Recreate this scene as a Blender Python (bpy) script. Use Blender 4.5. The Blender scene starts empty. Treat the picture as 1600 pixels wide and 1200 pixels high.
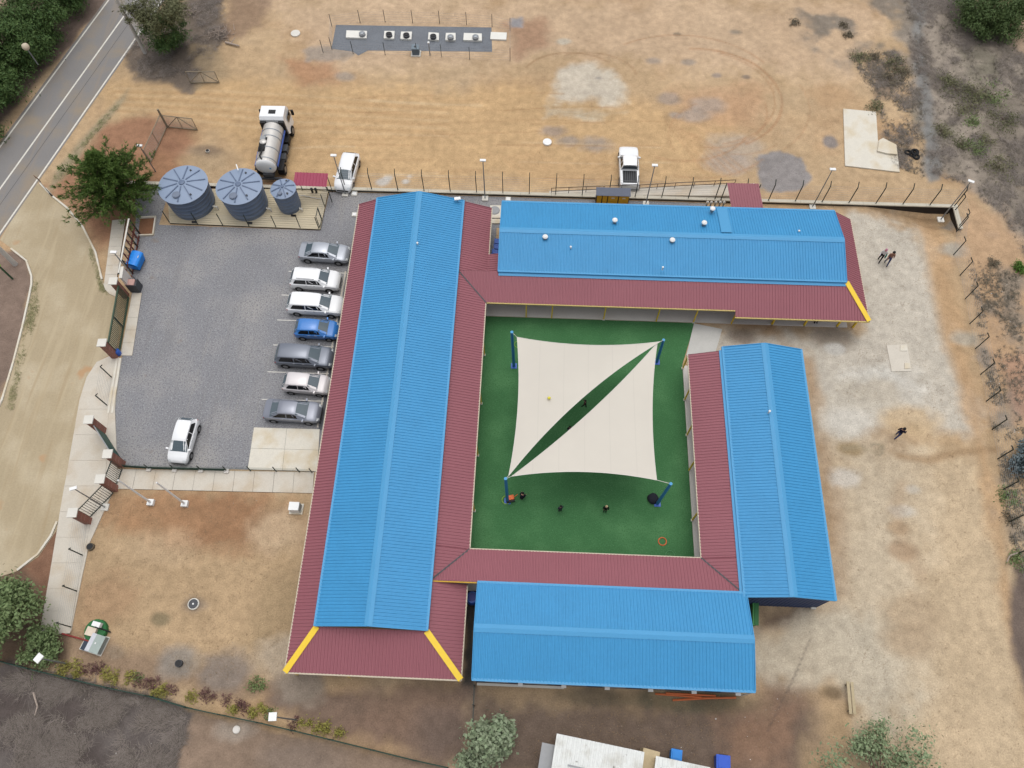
import bpy, bmesh, math, random
import numpy as np
from mathutils import Vector, Matrix
random.seed(7); RNG = np.random.default_rng(7)
D = bpy.data; SC = bpy.context.scene; COL = SC.collection
rad = math.radians

# ------------------------------------------------------------------ camera, world, sun, exposure
FPX, TILT, ROLL, YAW, CAM = 1196.9, rad(25.608), rad(-.844), rad(3.123), Vector((0, -27, 58))
CM = Matrix.Rotation(YAW, 3, 'Z') @ Matrix.Rotation(TILT, 3, 'X') @ Matrix.Rotation(ROLL, 3, 'Z')
cd = D.cameras.new('camera'); cam = D.objects.new('camera', cd); COL.objects.link(cam)
cd.sensor_width = 36; cd.lens = FPX / 1600 * 36; cd.clip_end = 3000
cam.matrix_world = Matrix.Translation(CAM) @ CM.to_4x4()
SC.camera = cam
w = D.worlds.new('World'); SC.world = w; w.use_nodes = True
nt = w.node_tree; bg = nt.nodes['Background']
sky = nt.nodes.new('ShaderNodeTexSky'); sky.sky_type = 'NISHITA'; sky.sun_disc = False
SUN_EL, SUN_AZ = 78, 8                     # azimuth clockwise from +Y (top of the picture)
sky.sun_elevation = rad(SUN_EL); sky.sun_rotation = rad(SUN_AZ); sky.dust_density = 4; sky.air_density = 1
hs = nt.nodes.new('ShaderNodeHueSaturation'); hs.inputs['Saturation'].default_value = .22
nt.links.new(sky.outputs[0], hs.inputs['Color']); nt.links.new(hs.outputs[0], bg.inputs[0])
bg.inputs[1].default_value = .14
sl = D.lights.new('sun', 'SUN'); sun = D.objects.new('sun', sl); COL.objects.link(sun)
sl.energy = .6; sl.angle = rad(75); sl.color = (1, .985, .955)
az, el = rad(SUN_AZ), rad(SUN_EL)
sd = Vector((math.sin(az) * math.cos(el), math.cos(az) * math.cos(el), math.sin(el)))
sun.rotation_euler = sd.to_track_quat('Z', 'Y').to_euler(); sun.location = (0, 40, 80)
SC.render.engine = 'CYCLES'
vs = SC.view_settings; vs.view_transform = 'Standard'; vs.look = 'None'; vs.gamma = 1; vs.use_curve_mapping = False
vs.exposure = .45
K = 1.35        # picture brightness of a level white surface: a photographed colour / K is its albedo

def ray(px, py):
    return CM @ Vector(((px - 800) / FPX, -(py - 600) / FPX, -1))
def G(px, py, z=0.):
    """where the photo's point (px,py) meets height z, metres"""
    d = ray(px, py); t = (z - CAM.z) / d.z
    p = CAM + d * t; return Vector((p.x, p.y, z))
def lin(c): c = c / 255; return c / 12.92 if c <= .04045 else ((c + .055) / 1.055) ** 2.4
def S(r, g, b): return (min(lin(r) / K, .82), min(lin(g) / K, .82), min(lin(b) / K, .82), 1)

# ------------------------------------------------------------------ materials
MATS = {}
def mat(name, c, rough=.7, var=.12, scale=3., fine=40., spec=.3, metal=0., bump=0., bscale=60., island=0., c2=None, coat=0.):
    if name in MATS: return MATS[name]
    m = D.materials.new(name); m.use_nodes = True; n = m.node_tree.nodes; l = m.node_tree.links
    b = n['Principled BSDF']; b.inputs['Roughness'].default_value = rough; b.inputs['Metallic'].default_value = metal
    b.inputs['Specular IOR Level'].default_value = spec; b.inputs['Coat Weight'].default_value = coat
    tc = n.new('ShaderNodeTexCoord')
    n1 = n.new('ShaderNodeTexNoise'); n1.inputs['Scale'].default_value = scale; n1.inputs['Detail'].default_value = 5
    n2 = n.new('ShaderNodeTexNoise'); n2.inputs['Scale'].default_value = fine; n2.inputs['Detail'].default_value = 2
    l.new(tc.outputs['Object'], n1.inputs[0]); l.new(tc.outputs['Object'], n2.inputs[0])
    ad = n.new('ShaderNodeMath'); ad.operation = 'ADD'; l.new(n1.outputs[0], ad.inputs[0]); l.new(n2.outputs[0], ad.inputs[1])
    mr = n.new('ShaderNodeMapRange'); mr.inputs[1].default_value = .65; mr.inputs[2].default_value = 1.35
    mr.inputs[3].default_value = 1 - var; mr.inputs[4].default_value = 1 + var; l.new(ad.outputs[0], mr.inputs[0])
    val = mr.outputs[0]
    if island:
        g = n.new('ShaderNodeNewGeometry'); mi = n.new('ShaderNodeMapRange'); mi.inputs[3].default_value = 1 - island; mi.inputs[4].default_value = 1 + island
        l.new(g.outputs['Random Per Island'], mi.inputs[0]); mu = n.new('ShaderNodeMath'); mu.operation = 'MULTIPLY'
        l.new(val, mu.inputs[0]); l.new(mi.outputs[0], mu.inputs[1]); val = mu.outputs[0]
    rgb = n.new('ShaderNodeMix'); rgb.data_type = 'RGBA'; rgb.inputs[6].default_value = c; rgb.inputs[7].default_value = c2 or c
    if c2 and island:
        l.new(g.outputs['Random Per Island'], rgb.inputs[0])
    elif c2:
        st = n.new('ShaderNodeMapRange'); st.inputs[1].default_value = .47; st.inputs[2].default_value = .68; l.new(n1.outputs[0], st.inputs[0]); l.new(st.outputs[0], rgb.inputs[0])
    sc = n.new('ShaderNodeVectorMath'); sc.operation = 'SCALE'; l.new(rgb.outputs[2], sc.inputs[0]); l.new(val, sc.inputs['Scale'])
    l.new(sc.outputs[0], b.inputs['Base Color'])
    if bump:
        n3 = n.new('ShaderNodeTexNoise'); n3.inputs['Scale'].default_value = bscale; n3.inputs['Detail'].default_value = 4; l.new(tc.outputs['Object'], n3.inputs[0])
        bp = n.new('ShaderNodeBump'); bp.inputs['Strength'].default_value = bump; bp.inputs['Distance'].default_value = .05
        l.new(n3.outputs[0], bp.inputs['Height']); l.new(bp.outputs[0], b.inputs['Normal'])
    MATS[name] = m; return m
def brick_mat():
    m = mat('brick_masonry', S(150, 95, 80), .85, .15, 4, 30); n = m.node_tree.nodes; l = m.node_tree.links
    br = n.new('ShaderNodeTexBrick'); br.inputs['Color1'].default_value = S(160, 98, 82); br.inputs['Color2'].default_value = S(128, 78, 68)
    br.inputs['Mortar'].default_value = S(170, 150, 135); br.inputs['Scale'].default_value = 1; br.inputs['Brick Width'].default_value = .29
    br.inputs['Row Height'].default_value = .085; br.inputs['Mortar Size'].default_value = .008
    tc = n.new('ShaderNodeTexCoord'); mp = n.new('ShaderNodeMapping'); mp.inputs['Rotation'].default_value = (rad(90), 0, rad(38))
    l.new(tc.outputs['Object'], mp.inputs[0]); l.new(mp.outputs[0], br.inputs[0]); l.new(br.outputs[0], n['Principled BSDF'].inputs['Base Color']); return m

blue_roof = mat('blue_roof', S(62, 151, 204), .5, .06, .5, 5, .35)
blue_trim = mat('blue_trim', S(78, 158, 208), .5, .04, .6, 9, .35)
red_roof = mat('red_roof', S(154, 94, 103), .55, .05, .35, 9, .3)
yellow = mat('yellow_paint', S(250, 212, 66), .5, .05, 2, 20)
ochre = mat('ochre_paint', S(205, 160, 40), .5, .08, 2, 20)
cream = mat('cream_trim', S(205, 192, 170), .6, .08, 1, 20)
navy = mat('navy_wall', S(60, 78, 118), .6, .1, 1, 20)
beige_wall = mat('beige_wall', S(205, 190, 160), .8, .08, 1, 20)
white = mat('white_paint', S(245, 245, 243), .5, .04, 2, 20)
offwhite = mat('offwhite', S(224, 220, 210), .6, .06, 2, 20)
concrete = mat('concrete', S(214, 206, 192), .9, .1, .5, 12, .2, bump=.1, c2=S(198, 184, 164))
concrete_new = mat('pale_concrete', S(226, 220, 206), .9, .09, .6, 14, .2, bump=.1, c2=S(210, 196, 170))
concrete_grey = mat('grey_concrete', S(230, 224, 216), .9, .1, .5, 12, .2, c2=S(220, 213, 204))
dkconc = mat('dark_concrete', S(62, 56, 52), .95, .15, 1, 12, .1)
green_blk = mat('dark_green_metal', S(38, 52, 46), .5, .1, 3, 30, .4)
black = mat('black_plastic', S(34, 34, 36), .55, .1, 4, 40)
dkgrey = mat('dark_grey', S(78, 80, 84), .6, .1, 4, 40)
grey = mat('grey_metal', S(150, 152, 154), .45, .08, 4, 40, .5)
steel = mat('stainless_steel', S(212, 208, 202), .4, .1, 2, 20, .5, .35)
galv = mat('galvanised', S(150, 155, 160), .4, .1, 6, 40, .5, .5)
tank_blue = mat('tank_plastic', S(104, 119, 142), .5, .05, 1, 12, .4)
tank_dark = mat('tank_rib', S(100, 116, 142), .5, .05, 1, 12, .4)
postblue = mat('post_blue', S(52, 122, 178), .45, .06, 2, 20, .4)
binblue = mat('bin_blue', S(30, 140, 236), .45, .06, 2, 20, .4)
deepblue = mat('deep_blue', S(52, 98, 190), .45, .06, 2, 20, .4)
sailm = mat('sail_cloth', S(233, 225, 213), .9, .03, .5, 30, .1)
rubber = mat('rubber', S(38, 38, 39), .8, .1, 5, 40, .2)
glass = mat('car_glass', S(84, 98, 106), .1, .05, 1, 9, .6)  # windscreens: pale sky reflection painted into the base colour
glassd = mat('dark_glass', S(22, 24, 27), .1, .05, 1, 9, .5)
rim = mat('alloy_rim', S(150, 150, 152), .35, .05, 3, 20, .5, .6)
wood = mat('grey_wood', S(150, 138, 118), .85, .15, 4, 30, .2)
bark = mat('bark', S(105, 90, 78), .95, .2, 5, 30, .1)
deadwood = mat('dead_wood', S(175, 160, 148), .95, .2, 5, 30, .1)
brick = brick_mat()
rust = mat('rusty_red_steel', S(112, 62, 54), .8, .2, 4, 30, .2)
greenp = mat('green_plastic', S(46, 112, 62), .6, .08, 2, 20)
orange = mat('orange_plastic', S(228, 108, 52), .5, .05, 2, 20)
lime = mat('lime_plastic', S(150, 190, 60), .5, .05, 2, 20)
redl = mat('red_lens', S(170, 40, 36), .3, .05, 2, 20, .5)
lens = mat('clear_lens', S(225, 230, 232), .15, .03, 2, 20, .6)

_n = sailm.node_tree.nodes; _l = sailm.node_tree.links; _t = _n.new('ShaderNodeBsdfTranslucent'); _t.inputs[0].default_value = (.75, .7, .64, 1); _m = _n.new('ShaderNodeMixShader'); _m.inputs[0].default_value = .16
_tc = _n.new('ShaderNodeTexCoord'); _sx = _n.new('ShaderNodeSeparateXYZ'); _fr = _n.new('ShaderNodeMath'); _fr.operation = 'PINGPONG'; _fr.inputs[1].default_value = .95; _st = _n.new('ShaderNodeMapRange'); _st.inputs[1].default_value = .0; _st.inputs[2].default_value = .05; _st.inputs[3].default_value = .93; _st.inputs[4].default_value = 1
_l.new(_tc.outputs['Object'], _sx.inputs[0]); _l.new(_sx.outputs[0], _fr.inputs[0]); _l.new(_fr.outputs[0], _st.inputs[0]); _bs = _n['Principled BSDF'].inputs['Base Color']; _sv = _n.new('ShaderNodeVectorMath'); _sv.operation = 'SCALE'; _l.new(_bs.links[0].from_socket, _sv.inputs[0]); _l.new(_st.outputs[0], _sv.inputs['Scale']); _l.new(_sv.outputs[0], _bs)
_o = _n['Material Output']; _l.new(_n['Principled BSDF'].outputs[0], _m.inputs[1]); _l.new(_t.outputs[0], _m.inputs[2]); _l.new(_m.outputs[0], _o.inputs[0])
def flatvary(m, extra):  # extra(nodes, links, scale node) hooks more procedural detail into a material's colour
    n = m.node_tree.nodes; l = m.node_tree.links
    bs = n['Principled BSDF'].inputs['Base Color']; src = bs.links[0].from_socket
    out = extra(n, l, src); l.new(out, bs)
def speckle(scale, c, thr, size=None):
    def f(n, l, src):
        tc = n.new('ShaderNodeTexCoord'); nz = n.new('ShaderNodeTexNoise'); nz.inputs['Scale'].default_value = scale; nz.inputs['Detail'].default_value = 3
        l.new(tc.outputs['Object'], nz.inputs[0]); r = n.new('ShaderNodeMapRange'); r.inputs[1].default_value = thr; r.inputs[2].default_value = thr + .06
        l.new(nz.outputs[0], r.inputs[0]); mx = n.new('ShaderNodeMix'); mx.data_type = 'RGBA'; l.new(r.outputs[0], mx.inputs[0]); l.new(src, mx.inputs[6]); mx.inputs[7].default_value = c
        return mx.outputs[2]
    return f
def streaks(c, ry, thr):
    def f(n, l, src):
        tc = n.new('ShaderNodeTexCoord'); mp = n.new('ShaderNodeMapping'); mp.inputs['Scale'].default_value = (1.6, .12, 1); mp.inputs['Rotation'].default_value = (0, 0, rad(ry)); nz = n.new('ShaderNodeTexNoise'); nz.inputs['Scale'].default_value = 1.; nz.inputs['Detail'].default_value = 4; nz.inputs['Distortion'].default_value = .6
        l.new(tc.outputs['Object'], mp.inputs[0]); l.new(mp.outputs[0], nz.inputs[0]); r = n.new('ShaderNodeMapRange'); r.inputs[1].default_value = thr; r.inputs[2].default_value = thr + .12; r.inputs[4].default_value = .4; l.new(nz.outputs[0], r.inputs[0])
        mx = n.new('ShaderNodeMix'); mx.data_type = 'RGBA'; l.new(r.outputs[0], mx.inputs[0]); l.new(src, mx.inputs[6]); mx.inputs[7].default_value = c; return mx.outputs[2]
    return f
gravel = mat('gravel', S(143, 143, 146), .95, .2, .18, 9, .15, bump=.4, bscale=18, c2=S(156, 153, 150))
flatvary(gravel, streaks(S(132, 130, 130), 80, .56)); flatvary(gravel, streaks(S(158, 154, 148), 10, .6))
flatvary(gravel, speckle(8, S(122, 122, 126), .54)); flatvary(gravel, speckle(10, S(168, 168, 170), .57)); flatvary(gravel, speckle(.45, S(140, 128, 118), .69))
gravel_dk = mat('blue_gravel', S(126, 130, 136), .95, .15, .6, 12, .15, bump=.4, bscale=20)
flatvary(gravel_dk, speckle(10, S(98, 102, 108), .57))
turf = mat('artificial_turf', S(70, 118, 75), .9, .15, .35, 8, .1, bump=.25, bscale=25, c2=S(82, 128, 84))
flatvary(turf, speckle(12, S(88, 134, 90), .57)); flatvary(turf, speckle(11, S(64, 110, 68), .55))
sandy = mat('driveway_sand', S(181, 165, 136), .95, .12, .25, 7, .15, bump=.2, bscale=12, c2=S(192, 178, 152))
flatvary(sandy, streaks(S(200, 184, 154), -8, .52)); flatvary(sandy, streaks(S(168, 146, 112), 4, .58)); flatvary(sandy, speckle(.3, S(190, 156, 120), .66))
asphalt = mat('asphalt', S(140, 137, 135), .9, .1, .3, 9, .2, c2=S(150, 138, 122))
flatvary(asphalt, streaks(S(156, 142, 126), 30, .54))

# ------------------------------------------------------------------ mesh helper
def tag(o, label=None, cat=None, group=None, kind=None):
    if label: o['label'] = label
    if cat: o['category'] = cat
    if group: o['group'] = group
    if kind: o['kind'] = kind
    return o
def thing(name, loc, label, cat, group=None, rz=0):
    o = D.objects.new(name, None); COL.objects.link(o); o.location = loc; o.rotation_euler = (0, 0, rz); o.empty_display_size = .3
    return tag(o, label, cat, group)
class MB:
    def __init__(s): s.v = []; s.f = []; s.m = []
    def add(s, vs, fs, mi=0):
        b = len(s.v); s.v += [tuple(p) for p in vs]; s.f += [tuple(i + b for i in f) for f in fs]; s.m += [mi] * len(fs); return s
    def box(s, c, size, rz=0, mi=0, tilt=None):
        hx, hy, hz = [q / 2 for q in size]; R = Matrix.Rotation(rz, 3, 'Z')
        if tilt is not None: R = R @ tilt
        P = [Vector(c) + R @ Vector((x * hx, y * hy, z * hz)) for z in (-1, 1) for x, y in ((-1, -1), (1, -1), (1, 1), (-1, 1))]
        return s.add(P, [(3, 2, 1, 0), (4, 5, 6, 7), (0, 1, 5, 4), (1, 2, 6, 5), (2, 3, 7, 6), (3, 0, 4, 7)], mi)
    def b2(s, x0, x1, y0, y1, z0, z1, mi=0): return s.box(((x0 + x1) / 2, (y0 + y1) / 2, (z0 + z1) / 2), (x1 - x0, y1 - y0, z1 - z0), 0, mi)
    def bar(s, a, b, wd, ht=None, mi=0):
        a, b = Vector(a), Vector(b); d = (b - a); L = d.length
        if L < 1e-6: return s
        d.normalize(); up = Vector((0, 0, 1)) if abs(d.z) < .95 else Vector((0, 1, 0)); x = d.cross(up).normalized(); u = x.cross(d); ht = ht or wd
        P = [e + x * i * wd / 2 + u * j * ht / 2 for e in (a, b) for i, j in ((-1, -1), (1, -1), (1, 1), (-1, 1))]
        return s.add(P, [(3, 2, 1, 0), (4, 5, 6, 7), (0, 1, 5, 4), (1, 2, 6, 5), (2, 3, 7, 6), (3, 0, 4, 7)], mi)
    def cyl(s, a, b, r0, r1=None, n=10, mi=0, caps=True):
        a, b = Vector(a), Vector(b); r1 = r0 if r1 is None else r1; d = (b - a).normalized()
        up = Vector((0, 0, 1)) if abs(d.z) < .95 else Vector((0, 1, 0)); x = d.cross(up).normalized(); u = d.cross(x)
        P = [e + (x * math.cos(2 * math.pi * k / n) - u * math.sin(2 * math.pi * k / n)) * r for e, r in ((a, r0), (b, r1)) for k in range(n)]
        F = [(k, (k + 1) % n, n + (k + 1) % n, n + k) for k in range(n)]
        if caps: F += [tuple(range(n))[::-1], tuple(range(n, 2 * n))]
        return s.add(P, F, mi)
    def lathe(s, c, prof, n=24, mi=0):
        c = Vector(c); P = [c + Vector((r * math.cos(2 * math.pi * k / n), r * math.sin(2 * math.pi * k / n), z)) for r, z in prof for k in range(n)]
        F = [(i * n + k, i * n + (k + 1) % n, (i + 1) * n + (k + 1) % n, (i + 1) * n + k) for i in range(len(prof) - 1) for k in range(n)]
        F += [tuple(range((len(prof) - 1) * n, len(prof) * n))]
        return s.add(P, F, mi)
    def prism(s, pts, z0, z1, mi=0):
        n = len(pts); A = sum(pts[i][0] * pts[(i + 1) % n][1] - pts[(i + 1) % n][0] * pts[i][1] for i in range(n))
        if A < 0: pts = pts[::-1]
        P = [(p[0], p[1], z0) for p in pts] + [(p[0], p[1], z1) for p in pts]
        return s.add(P, [tuple(range(n, 2 * n))] + [(i, (i + 1) % n, n + (i + 1) % n, n + i) for i in range(n)], mi)
    def sheet(s, pts, z, mi=0):
        n = len(pts); A = sum(pts[i][0] * pts[(i + 1) % n][1] - pts[(i + 1) % n][0] * pts[i][1] for i in range(n))
        if A < 0: pts = pts[::-1]
        return s.add([(p[0], p[1], z) for p in pts], [tuple(range(n))], mi)
    def strip(s, pts, wd, z0, z1, mi=0):
        pts = [Vector((p[0], p[1])) for p in pts]; L, R_ = [], []
        for i, p in enumerate(pts):
            t = (pts[min(i + 1, len(pts) - 1)] - pts[max(i - 1, 0)]).normalized(); nrm = Vector((-t.y, t.x)); L.append(p + nrm * wd / 2); R_.append(p - nrm * wd / 2)
        for i in range(len(pts) - 1): s.add([(q.x, q.y, z) for z in (z0, z1) for q in (R_[i], R_[i + 1], L[i + 1], L[i])], [(4, 5, 6, 7), (0, 1, 5, 4), (2, 3, 7, 6), (1, 2, 6, 5), (3, 0, 4, 7)], mi)
        return s
    def torus(s, c, R_, r, n=24, k=6, mi=0):
        c = Vector(c); P = [c + Vector(((R_ + r * math.cos(b)) * math.cos(a), (R_ + r * math.cos(b)) * math.sin(a), r * math.sin(b))) for a in [2 * math.pi * i / n for i in range(n)] for b in [2 * math.pi * j / k for j in range(k)]]
        return s.add(P, [(i * k + j, ((i + 1) % n) * k + j, ((i + 1) % n) * k + (j + 1) % k, i * k + (j + 1) % k) for i in range(n) for j in range(k)], mi)
    def build(s, name, mats, parent=None, world=True, smooth=False, origin=None):
        if not isinstance(mats, (list, tuple)): mats = [mats]
        V_ = np.array(s.v, float); loc = np.zeros(3)
        if parent is not None and world:
            p = parent
            while p: loc += np.array(p.location); p = p.parent
        elif parent is None:
            loc = np.array(origin) if origin is not None else np.array([(V_[:, 0].min() + V_[:, 0].max()) / 2, (V_[:, 1].min() + V_[:, 1].max()) / 2, V_[:, 2].min()])
        me = D.meshes.new(name); me.from_pydata((V_ - loc).tolist(), [], s.f)
        for m in mats: me.materials.append(m)
        me.polygons.foreach_set('material_index', s.m)
        if smooth:
            me.polygons.foreach_set('use_smooth', [True] * len(s.f)); me.set_sharp_from_angle(angle=rad(smooth if smooth is not True else 40))
        o = D.objects.new(name, me); COL.objects.link(o)
        if parent is not None: o.parent = parent
        else: o.location = loc
        return o
def np_mesh(name, V_, F_, mats, parent=None, loc=(0, 0, 0), mi=None):
    me = D.meshes.new(name); n, k = F_.shape; me.vertices.add(len(V_)); me.vertices.foreach_set('co', (V_ - (np.array(loc) if parent is None else 0)).astype(np.float32).ravel())
    me.loops.add(n * k); me.loops.foreach_set('vertex_index', F_.astype(np.int32).ravel()); me.polygons.add(n)
    me.polygons.foreach_set('loop_start', np.arange(0, n * k, k, dtype=np.int32)); me.polygons.foreach_set('loop_total', np.full(n, k, np.int32))
    for m in (mats if isinstance(mats, (list, tuple)) else [mats]): me.materials.append(m)
    if mi is not None: me.polygons.foreach_set('material_index', mi.astype(np.int32))
    me.update(calc_edges=True); me.validate()
    o = D.objects.new(name, me); COL.objects.link(o)
    if parent is not None: o.parent = parent
    else: o.location = loc
    return o
def copy_tree(o, parent=None):
    c = o.copy(); COL.objects.link(c); c.parent = parent
    for ch in list(o.children): copy_tree(ch, c)
    return c
def PX(*pp, z=0.): return [G(x, y, z) for x, y in pp]

# ------------------------------------------------------------------ ground
def vnoise(x, y, seed):
    xi, yi = np.floor(x).astype(np.int64), np.floor(y).astype(np.int64); fx, fy = x - xi, y - yi
    fx, fy = fx * fx * (3 - 2 * fx), fy * fy * (3 - 2 * fy)
    def h(a, b):
        q = (a * 374761393 + b * 668265263 + seed * 1442695041) & 0x7fffffff; q = ((q ^ (q >> 13)) * 1274126177) & 0x7fffffff
        return ((q ^ (q >> 16)) & 0xffff) / 65535.
    return (h(xi, yi) * (1 - fx) + h(xi + 1, yi) * fx) * (1 - fy) + (h(xi, yi + 1) * (1 - fx) + h(xi + 1, yi + 1) * fx) * fy
def fbm(x, y, s, seed, oc=4):
    t, a, q = 0, 1, 0
    for i in range(oc): t = t + a * vnoise(x / s * 2 ** i, y / s * 2 ** i, seed + i); q += a; a *= .55
    return t / q
ST = .19
gx = np.concatenate([[-900, -500, -250, -140, -95], np.arange(-66, 56, ST), [75, 110, 180, 300, 500, 900]])
gy = np.concatenate([[-900, -500, -250, -120, -70, -50], np.arange(-36, 54, ST), [62, 75, 100, 150, 250, 500, 900]])
X, Y = np.meshgrid(gx, gy); X, Y = X.ravel(), Y.ravel()
Z = np.zeros_like(X)
WALL_Y = 20.65
dipx = np.clip((X - 31.0) / 6., 0, 1); dipy = np.clip((Y - 16.0) / 3.6, 0, 1)
Z -= 1.45 * dipx * dipy * dipy * ((Y < WALL_Y - .05) & (X < 39.0))
def lc(c, ds=.15):
    g = .3 * c[0] + .59 * c[1] + .11 * c[2]; return np.array([lin(q + (g - q) * ds) * t_ / K for q, t_ in zip(c, (.94, .962, .985))])
COLR = np.tile(lc((200, 165, 122)), (len(X), 1))
nA, nB, nC = fbm(X, Y, 9, 11), fbm(X, Y, 2.6, 31), fbm(X, Y, .8, 51, 3)
nD = fbm(X, Y, 5, 71)
def blend(mask, c):
    global COLR
    COLR = COLR * (1 - mask[:, None]) + lc(c) * mask[:, None]
blend(np.clip((nA - .45) * 3.2, 0, 1) * .6, (208, 178, 140)); blend(np.clip((.5 - nD) * 4, 0, 1) * .5, (190, 145, 100))
def sdf(P):
    d = np.full(len(X), 1e9); ins = np.zeros(len(X), bool); n = len(P)
    for i in range(n):
        a, b = P[i], P[(i + 1) % n]; ex, ey = b[0] - a[0], b[1] - a[1]; L2 = ex * ex + ey * ey + 1e-9
        t = np.clip(((X - a[0]) * ex + (Y - a[1]) * ey) / L2, 0, 1); d = np.minimum(d, np.hypot(X - a[0] - t * ex, Y - a[1] - t * ey))
        c = ((a[1] > Y) != (b[1] > Y)); xx = np.where(c, ex * (Y - a[1]) / (ey if abs(ey) > 1e-9 else 1e-9) + a[0], 0); ins ^= c & (X < xx)
    return np.where(ins, d, -d)
def zone(px, c, soft=1., amp=1.5, op=1., tex=None):
    d = sdf([tuple(G(*q)[:2]) for q in px]); d = d + (nB - .5) * amp * 2 + (nC - .5) * amp * .8
    m = np.clip(d / soft + .5, 0, 1); m = m * m * (3 - 2 * m) * op
    if tex: m = m * np.clip((fbm(X, Y, tex[0], 91, 4) - tex[1]) * tex[2], 0, 1)
    blend(m, c); return m
def spot(px, py, rx, c, ry=None, op=1., amp=.6):
    p = G(px, py); d = 1 - np.hypot((X - p.x) / rx, (Y - p.y) / (ry or rx)); d = d + (nB - .5) * amp + (nC - .5) * amp * .7
    blend(np.clip(d * 2, 0, 1) * op, c)
def stroke(px, wd, c, op=.5):
    P = [G(*q) for q in px]; d = np.full(len(X), 1e9)
    for a, b in zip(P, P[1:]):
        ex, ey = b.x - a.x, b.y - a.y; t = np.clip(((X - a.x) * ex + (Y - a.y) * ey) / (ex * ex + ey * ey + 1e-9), 0, 1); d = np.minimum(d, np.hypot(X - a.x - t * ex, Y - a.y - t * ey))
    blend(np.clip(1.3 - d / wd * 1.3 + (nC - .5) * .8, 0, 1) * op, c)
def arc(px, py, r, a0, a1, wd, c, op=.4, sq=1.):
    p = G(px, py); n = 20; P = [(p.x + r * math.cos(rad(a0 + (a1 - a0) * i / n)), p.y + sq * r * math.sin(rad(a0 + (a1 - a0) * i / n))) for i in range(n + 1)]
    d = np.full(len(X), 1e9)
    for a, b in zip(P, P[1:]):
        ex, ey = b[0] - a[0], b[1] - a[1]; t = np.clip(((X - a[0]) * ex + (Y - a[1]) * ey) / (ex * ex + ey * ey + 1e-9), 0, 1); d = np.minimum(d, np.hypot(X - a[0] - t * ex, Y - a[1] - t * ey))
    blend(np.clip(1.3 - d / wd * 1.3 + (nC - .5), 0, 1) * op, c)
# north yard
zone([(140, 140), (250, 122), (430, 125), (860, 135), (1150, 190), (1140, 292), (450, 292), (330, 195), (190, 182)], (209, 168, 116), 4, 2, .9)
zone([(420, 0), (1400, 0), (1330, 120), (900, 90), (500, 110)], (208, 174, 138), 4, 2.5, .8)
zone([(440, 90), (520, 100), (530, 130), (470, 140)], (184, 130, 92), 1.5, 1, .7)
zone([(470, 75), (525, 72), (560, 82), (540, 92), (480, 96)], (165, 150, 135), .8, .8, .8)
zone([(790, 40), (850, 30), (860, 70), (810, 90)], (170, 128, 98), 2, 1, .8)
zone([(800, 30), (815, 28), (815, 42), (800, 42)], (150, 148, 150), .5, .5, .9)
zone([(1060, 150), (1200, 130), (1180, 200), (1060, 190)], (200, 152, 112), 3, 1.5, .6)
zone([(872, 105), (905, 98), (960, 106), (976, 140), (966, 166), (866, 160)], (210, 197, 176), 1.6, 1.4, .85)
zone([(852, 166), (930, 170), (975, 176), (940, 188), (850, 184)], (200, 186, 160), 1, 1, .8)
for a in [(868, 205, 1.6, 165, 145, 130), (930, 226, 2.2, 168, 152, 138), (890, 220, 1.6, 160, 146, 134), (1045, 155, 1.6, 160, 142, 128), (1075, 97, 1., 160, 145, 130), (1150, 50, 1.0, 140, 128, 112), (1058, 54, .6, 120, 108, 92), (1105, 165, 2.2, 175, 155, 138), (1085, 180, 2, 172, 155, 140), (1020, 95, 1., 168, 150, 134), (1055, 180, 1, 165, 150, 138), (880, 65, 1, 195, 185, 165), (1150, 230, 3.5, 188, 168, 146), (1140, 255, 3, 178, 160, 145), (540, 120, 1.4, 165, 150, 135), (1165, 120, .6, 130, 115, 105), (1120, 118, .7, 150, 135, 125), (935, 122, .5, 160, 150, 138)]:
    spot(a[0], a[1], a[2], a[3:], a[2] * .6, .75)
zone([(1178, 246), (1220, 230), (1256, 246), (1264, 276), (1252, 296), (1186, 296)], (150, 143, 140), .5, .7, .95)
spot(1298, 222, .75, (135, 126, 122), .9, .9)
for q_ in [(598, 284, .9), (606, 278, .6), (634, 284, .5), (640, 276, .35)]: spot(q_[0], q_[1], q_[2], (206, 198, 188), q_[2] * .7, .85)
for cx_, cy_, r_, a0_, a1_, w_, o_ in [(1095, 152, 8.2, -60, 95, .22, .6), (1092, 150, 7.7, -75, 70, .16, .45), (1120, 160, 9.3, -50, 20, .16, .35), (1070, 150, 10.4, 35, 125, .17, .5), (1105, 170, 6.0, -100, 10, .2, .45), (1060, 175, 7.5, 250, 330, .2, .5), (1082, 190, 8.5, 255, 320, .18, .4), (1110, 140, 6.6, 10, 80, .16, .35), (1140, 215, 6, 120, 200, .18, .35), (1150, 190, 5, 230, 320, .16, .3)]: arc(cx_, cy_, r_, a0_, a1_, w_, (182, 134, 94), o_, .85)
arc(893, 120, 5, 40, 160, .2, (170, 130, 92), .55, .7); arc(920, 120, 5, 10, 120, .2, (170, 130, 92), .5, .7)
rt = random.Random(4)
for i in range(26):
    x0, y0 = rt.uniform(430, 900), rt.uniform(140, 285); ln_ = rt.uniform(60, 260); sl0 = rt.uniform(-.06, .05); stroke([(x0, y0), (x0 + ln_ * .5, y0 + ln_ * .5 * sl0 + rt.uniform(-3, 3)), (x0 + ln_, y0 + ln_ * sl0)], rt.uniform(.12, .22), rt.choice([(176, 132, 88), (186, 142, 98), (218, 188, 146)]), rt.uniform(.2, .5))
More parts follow.
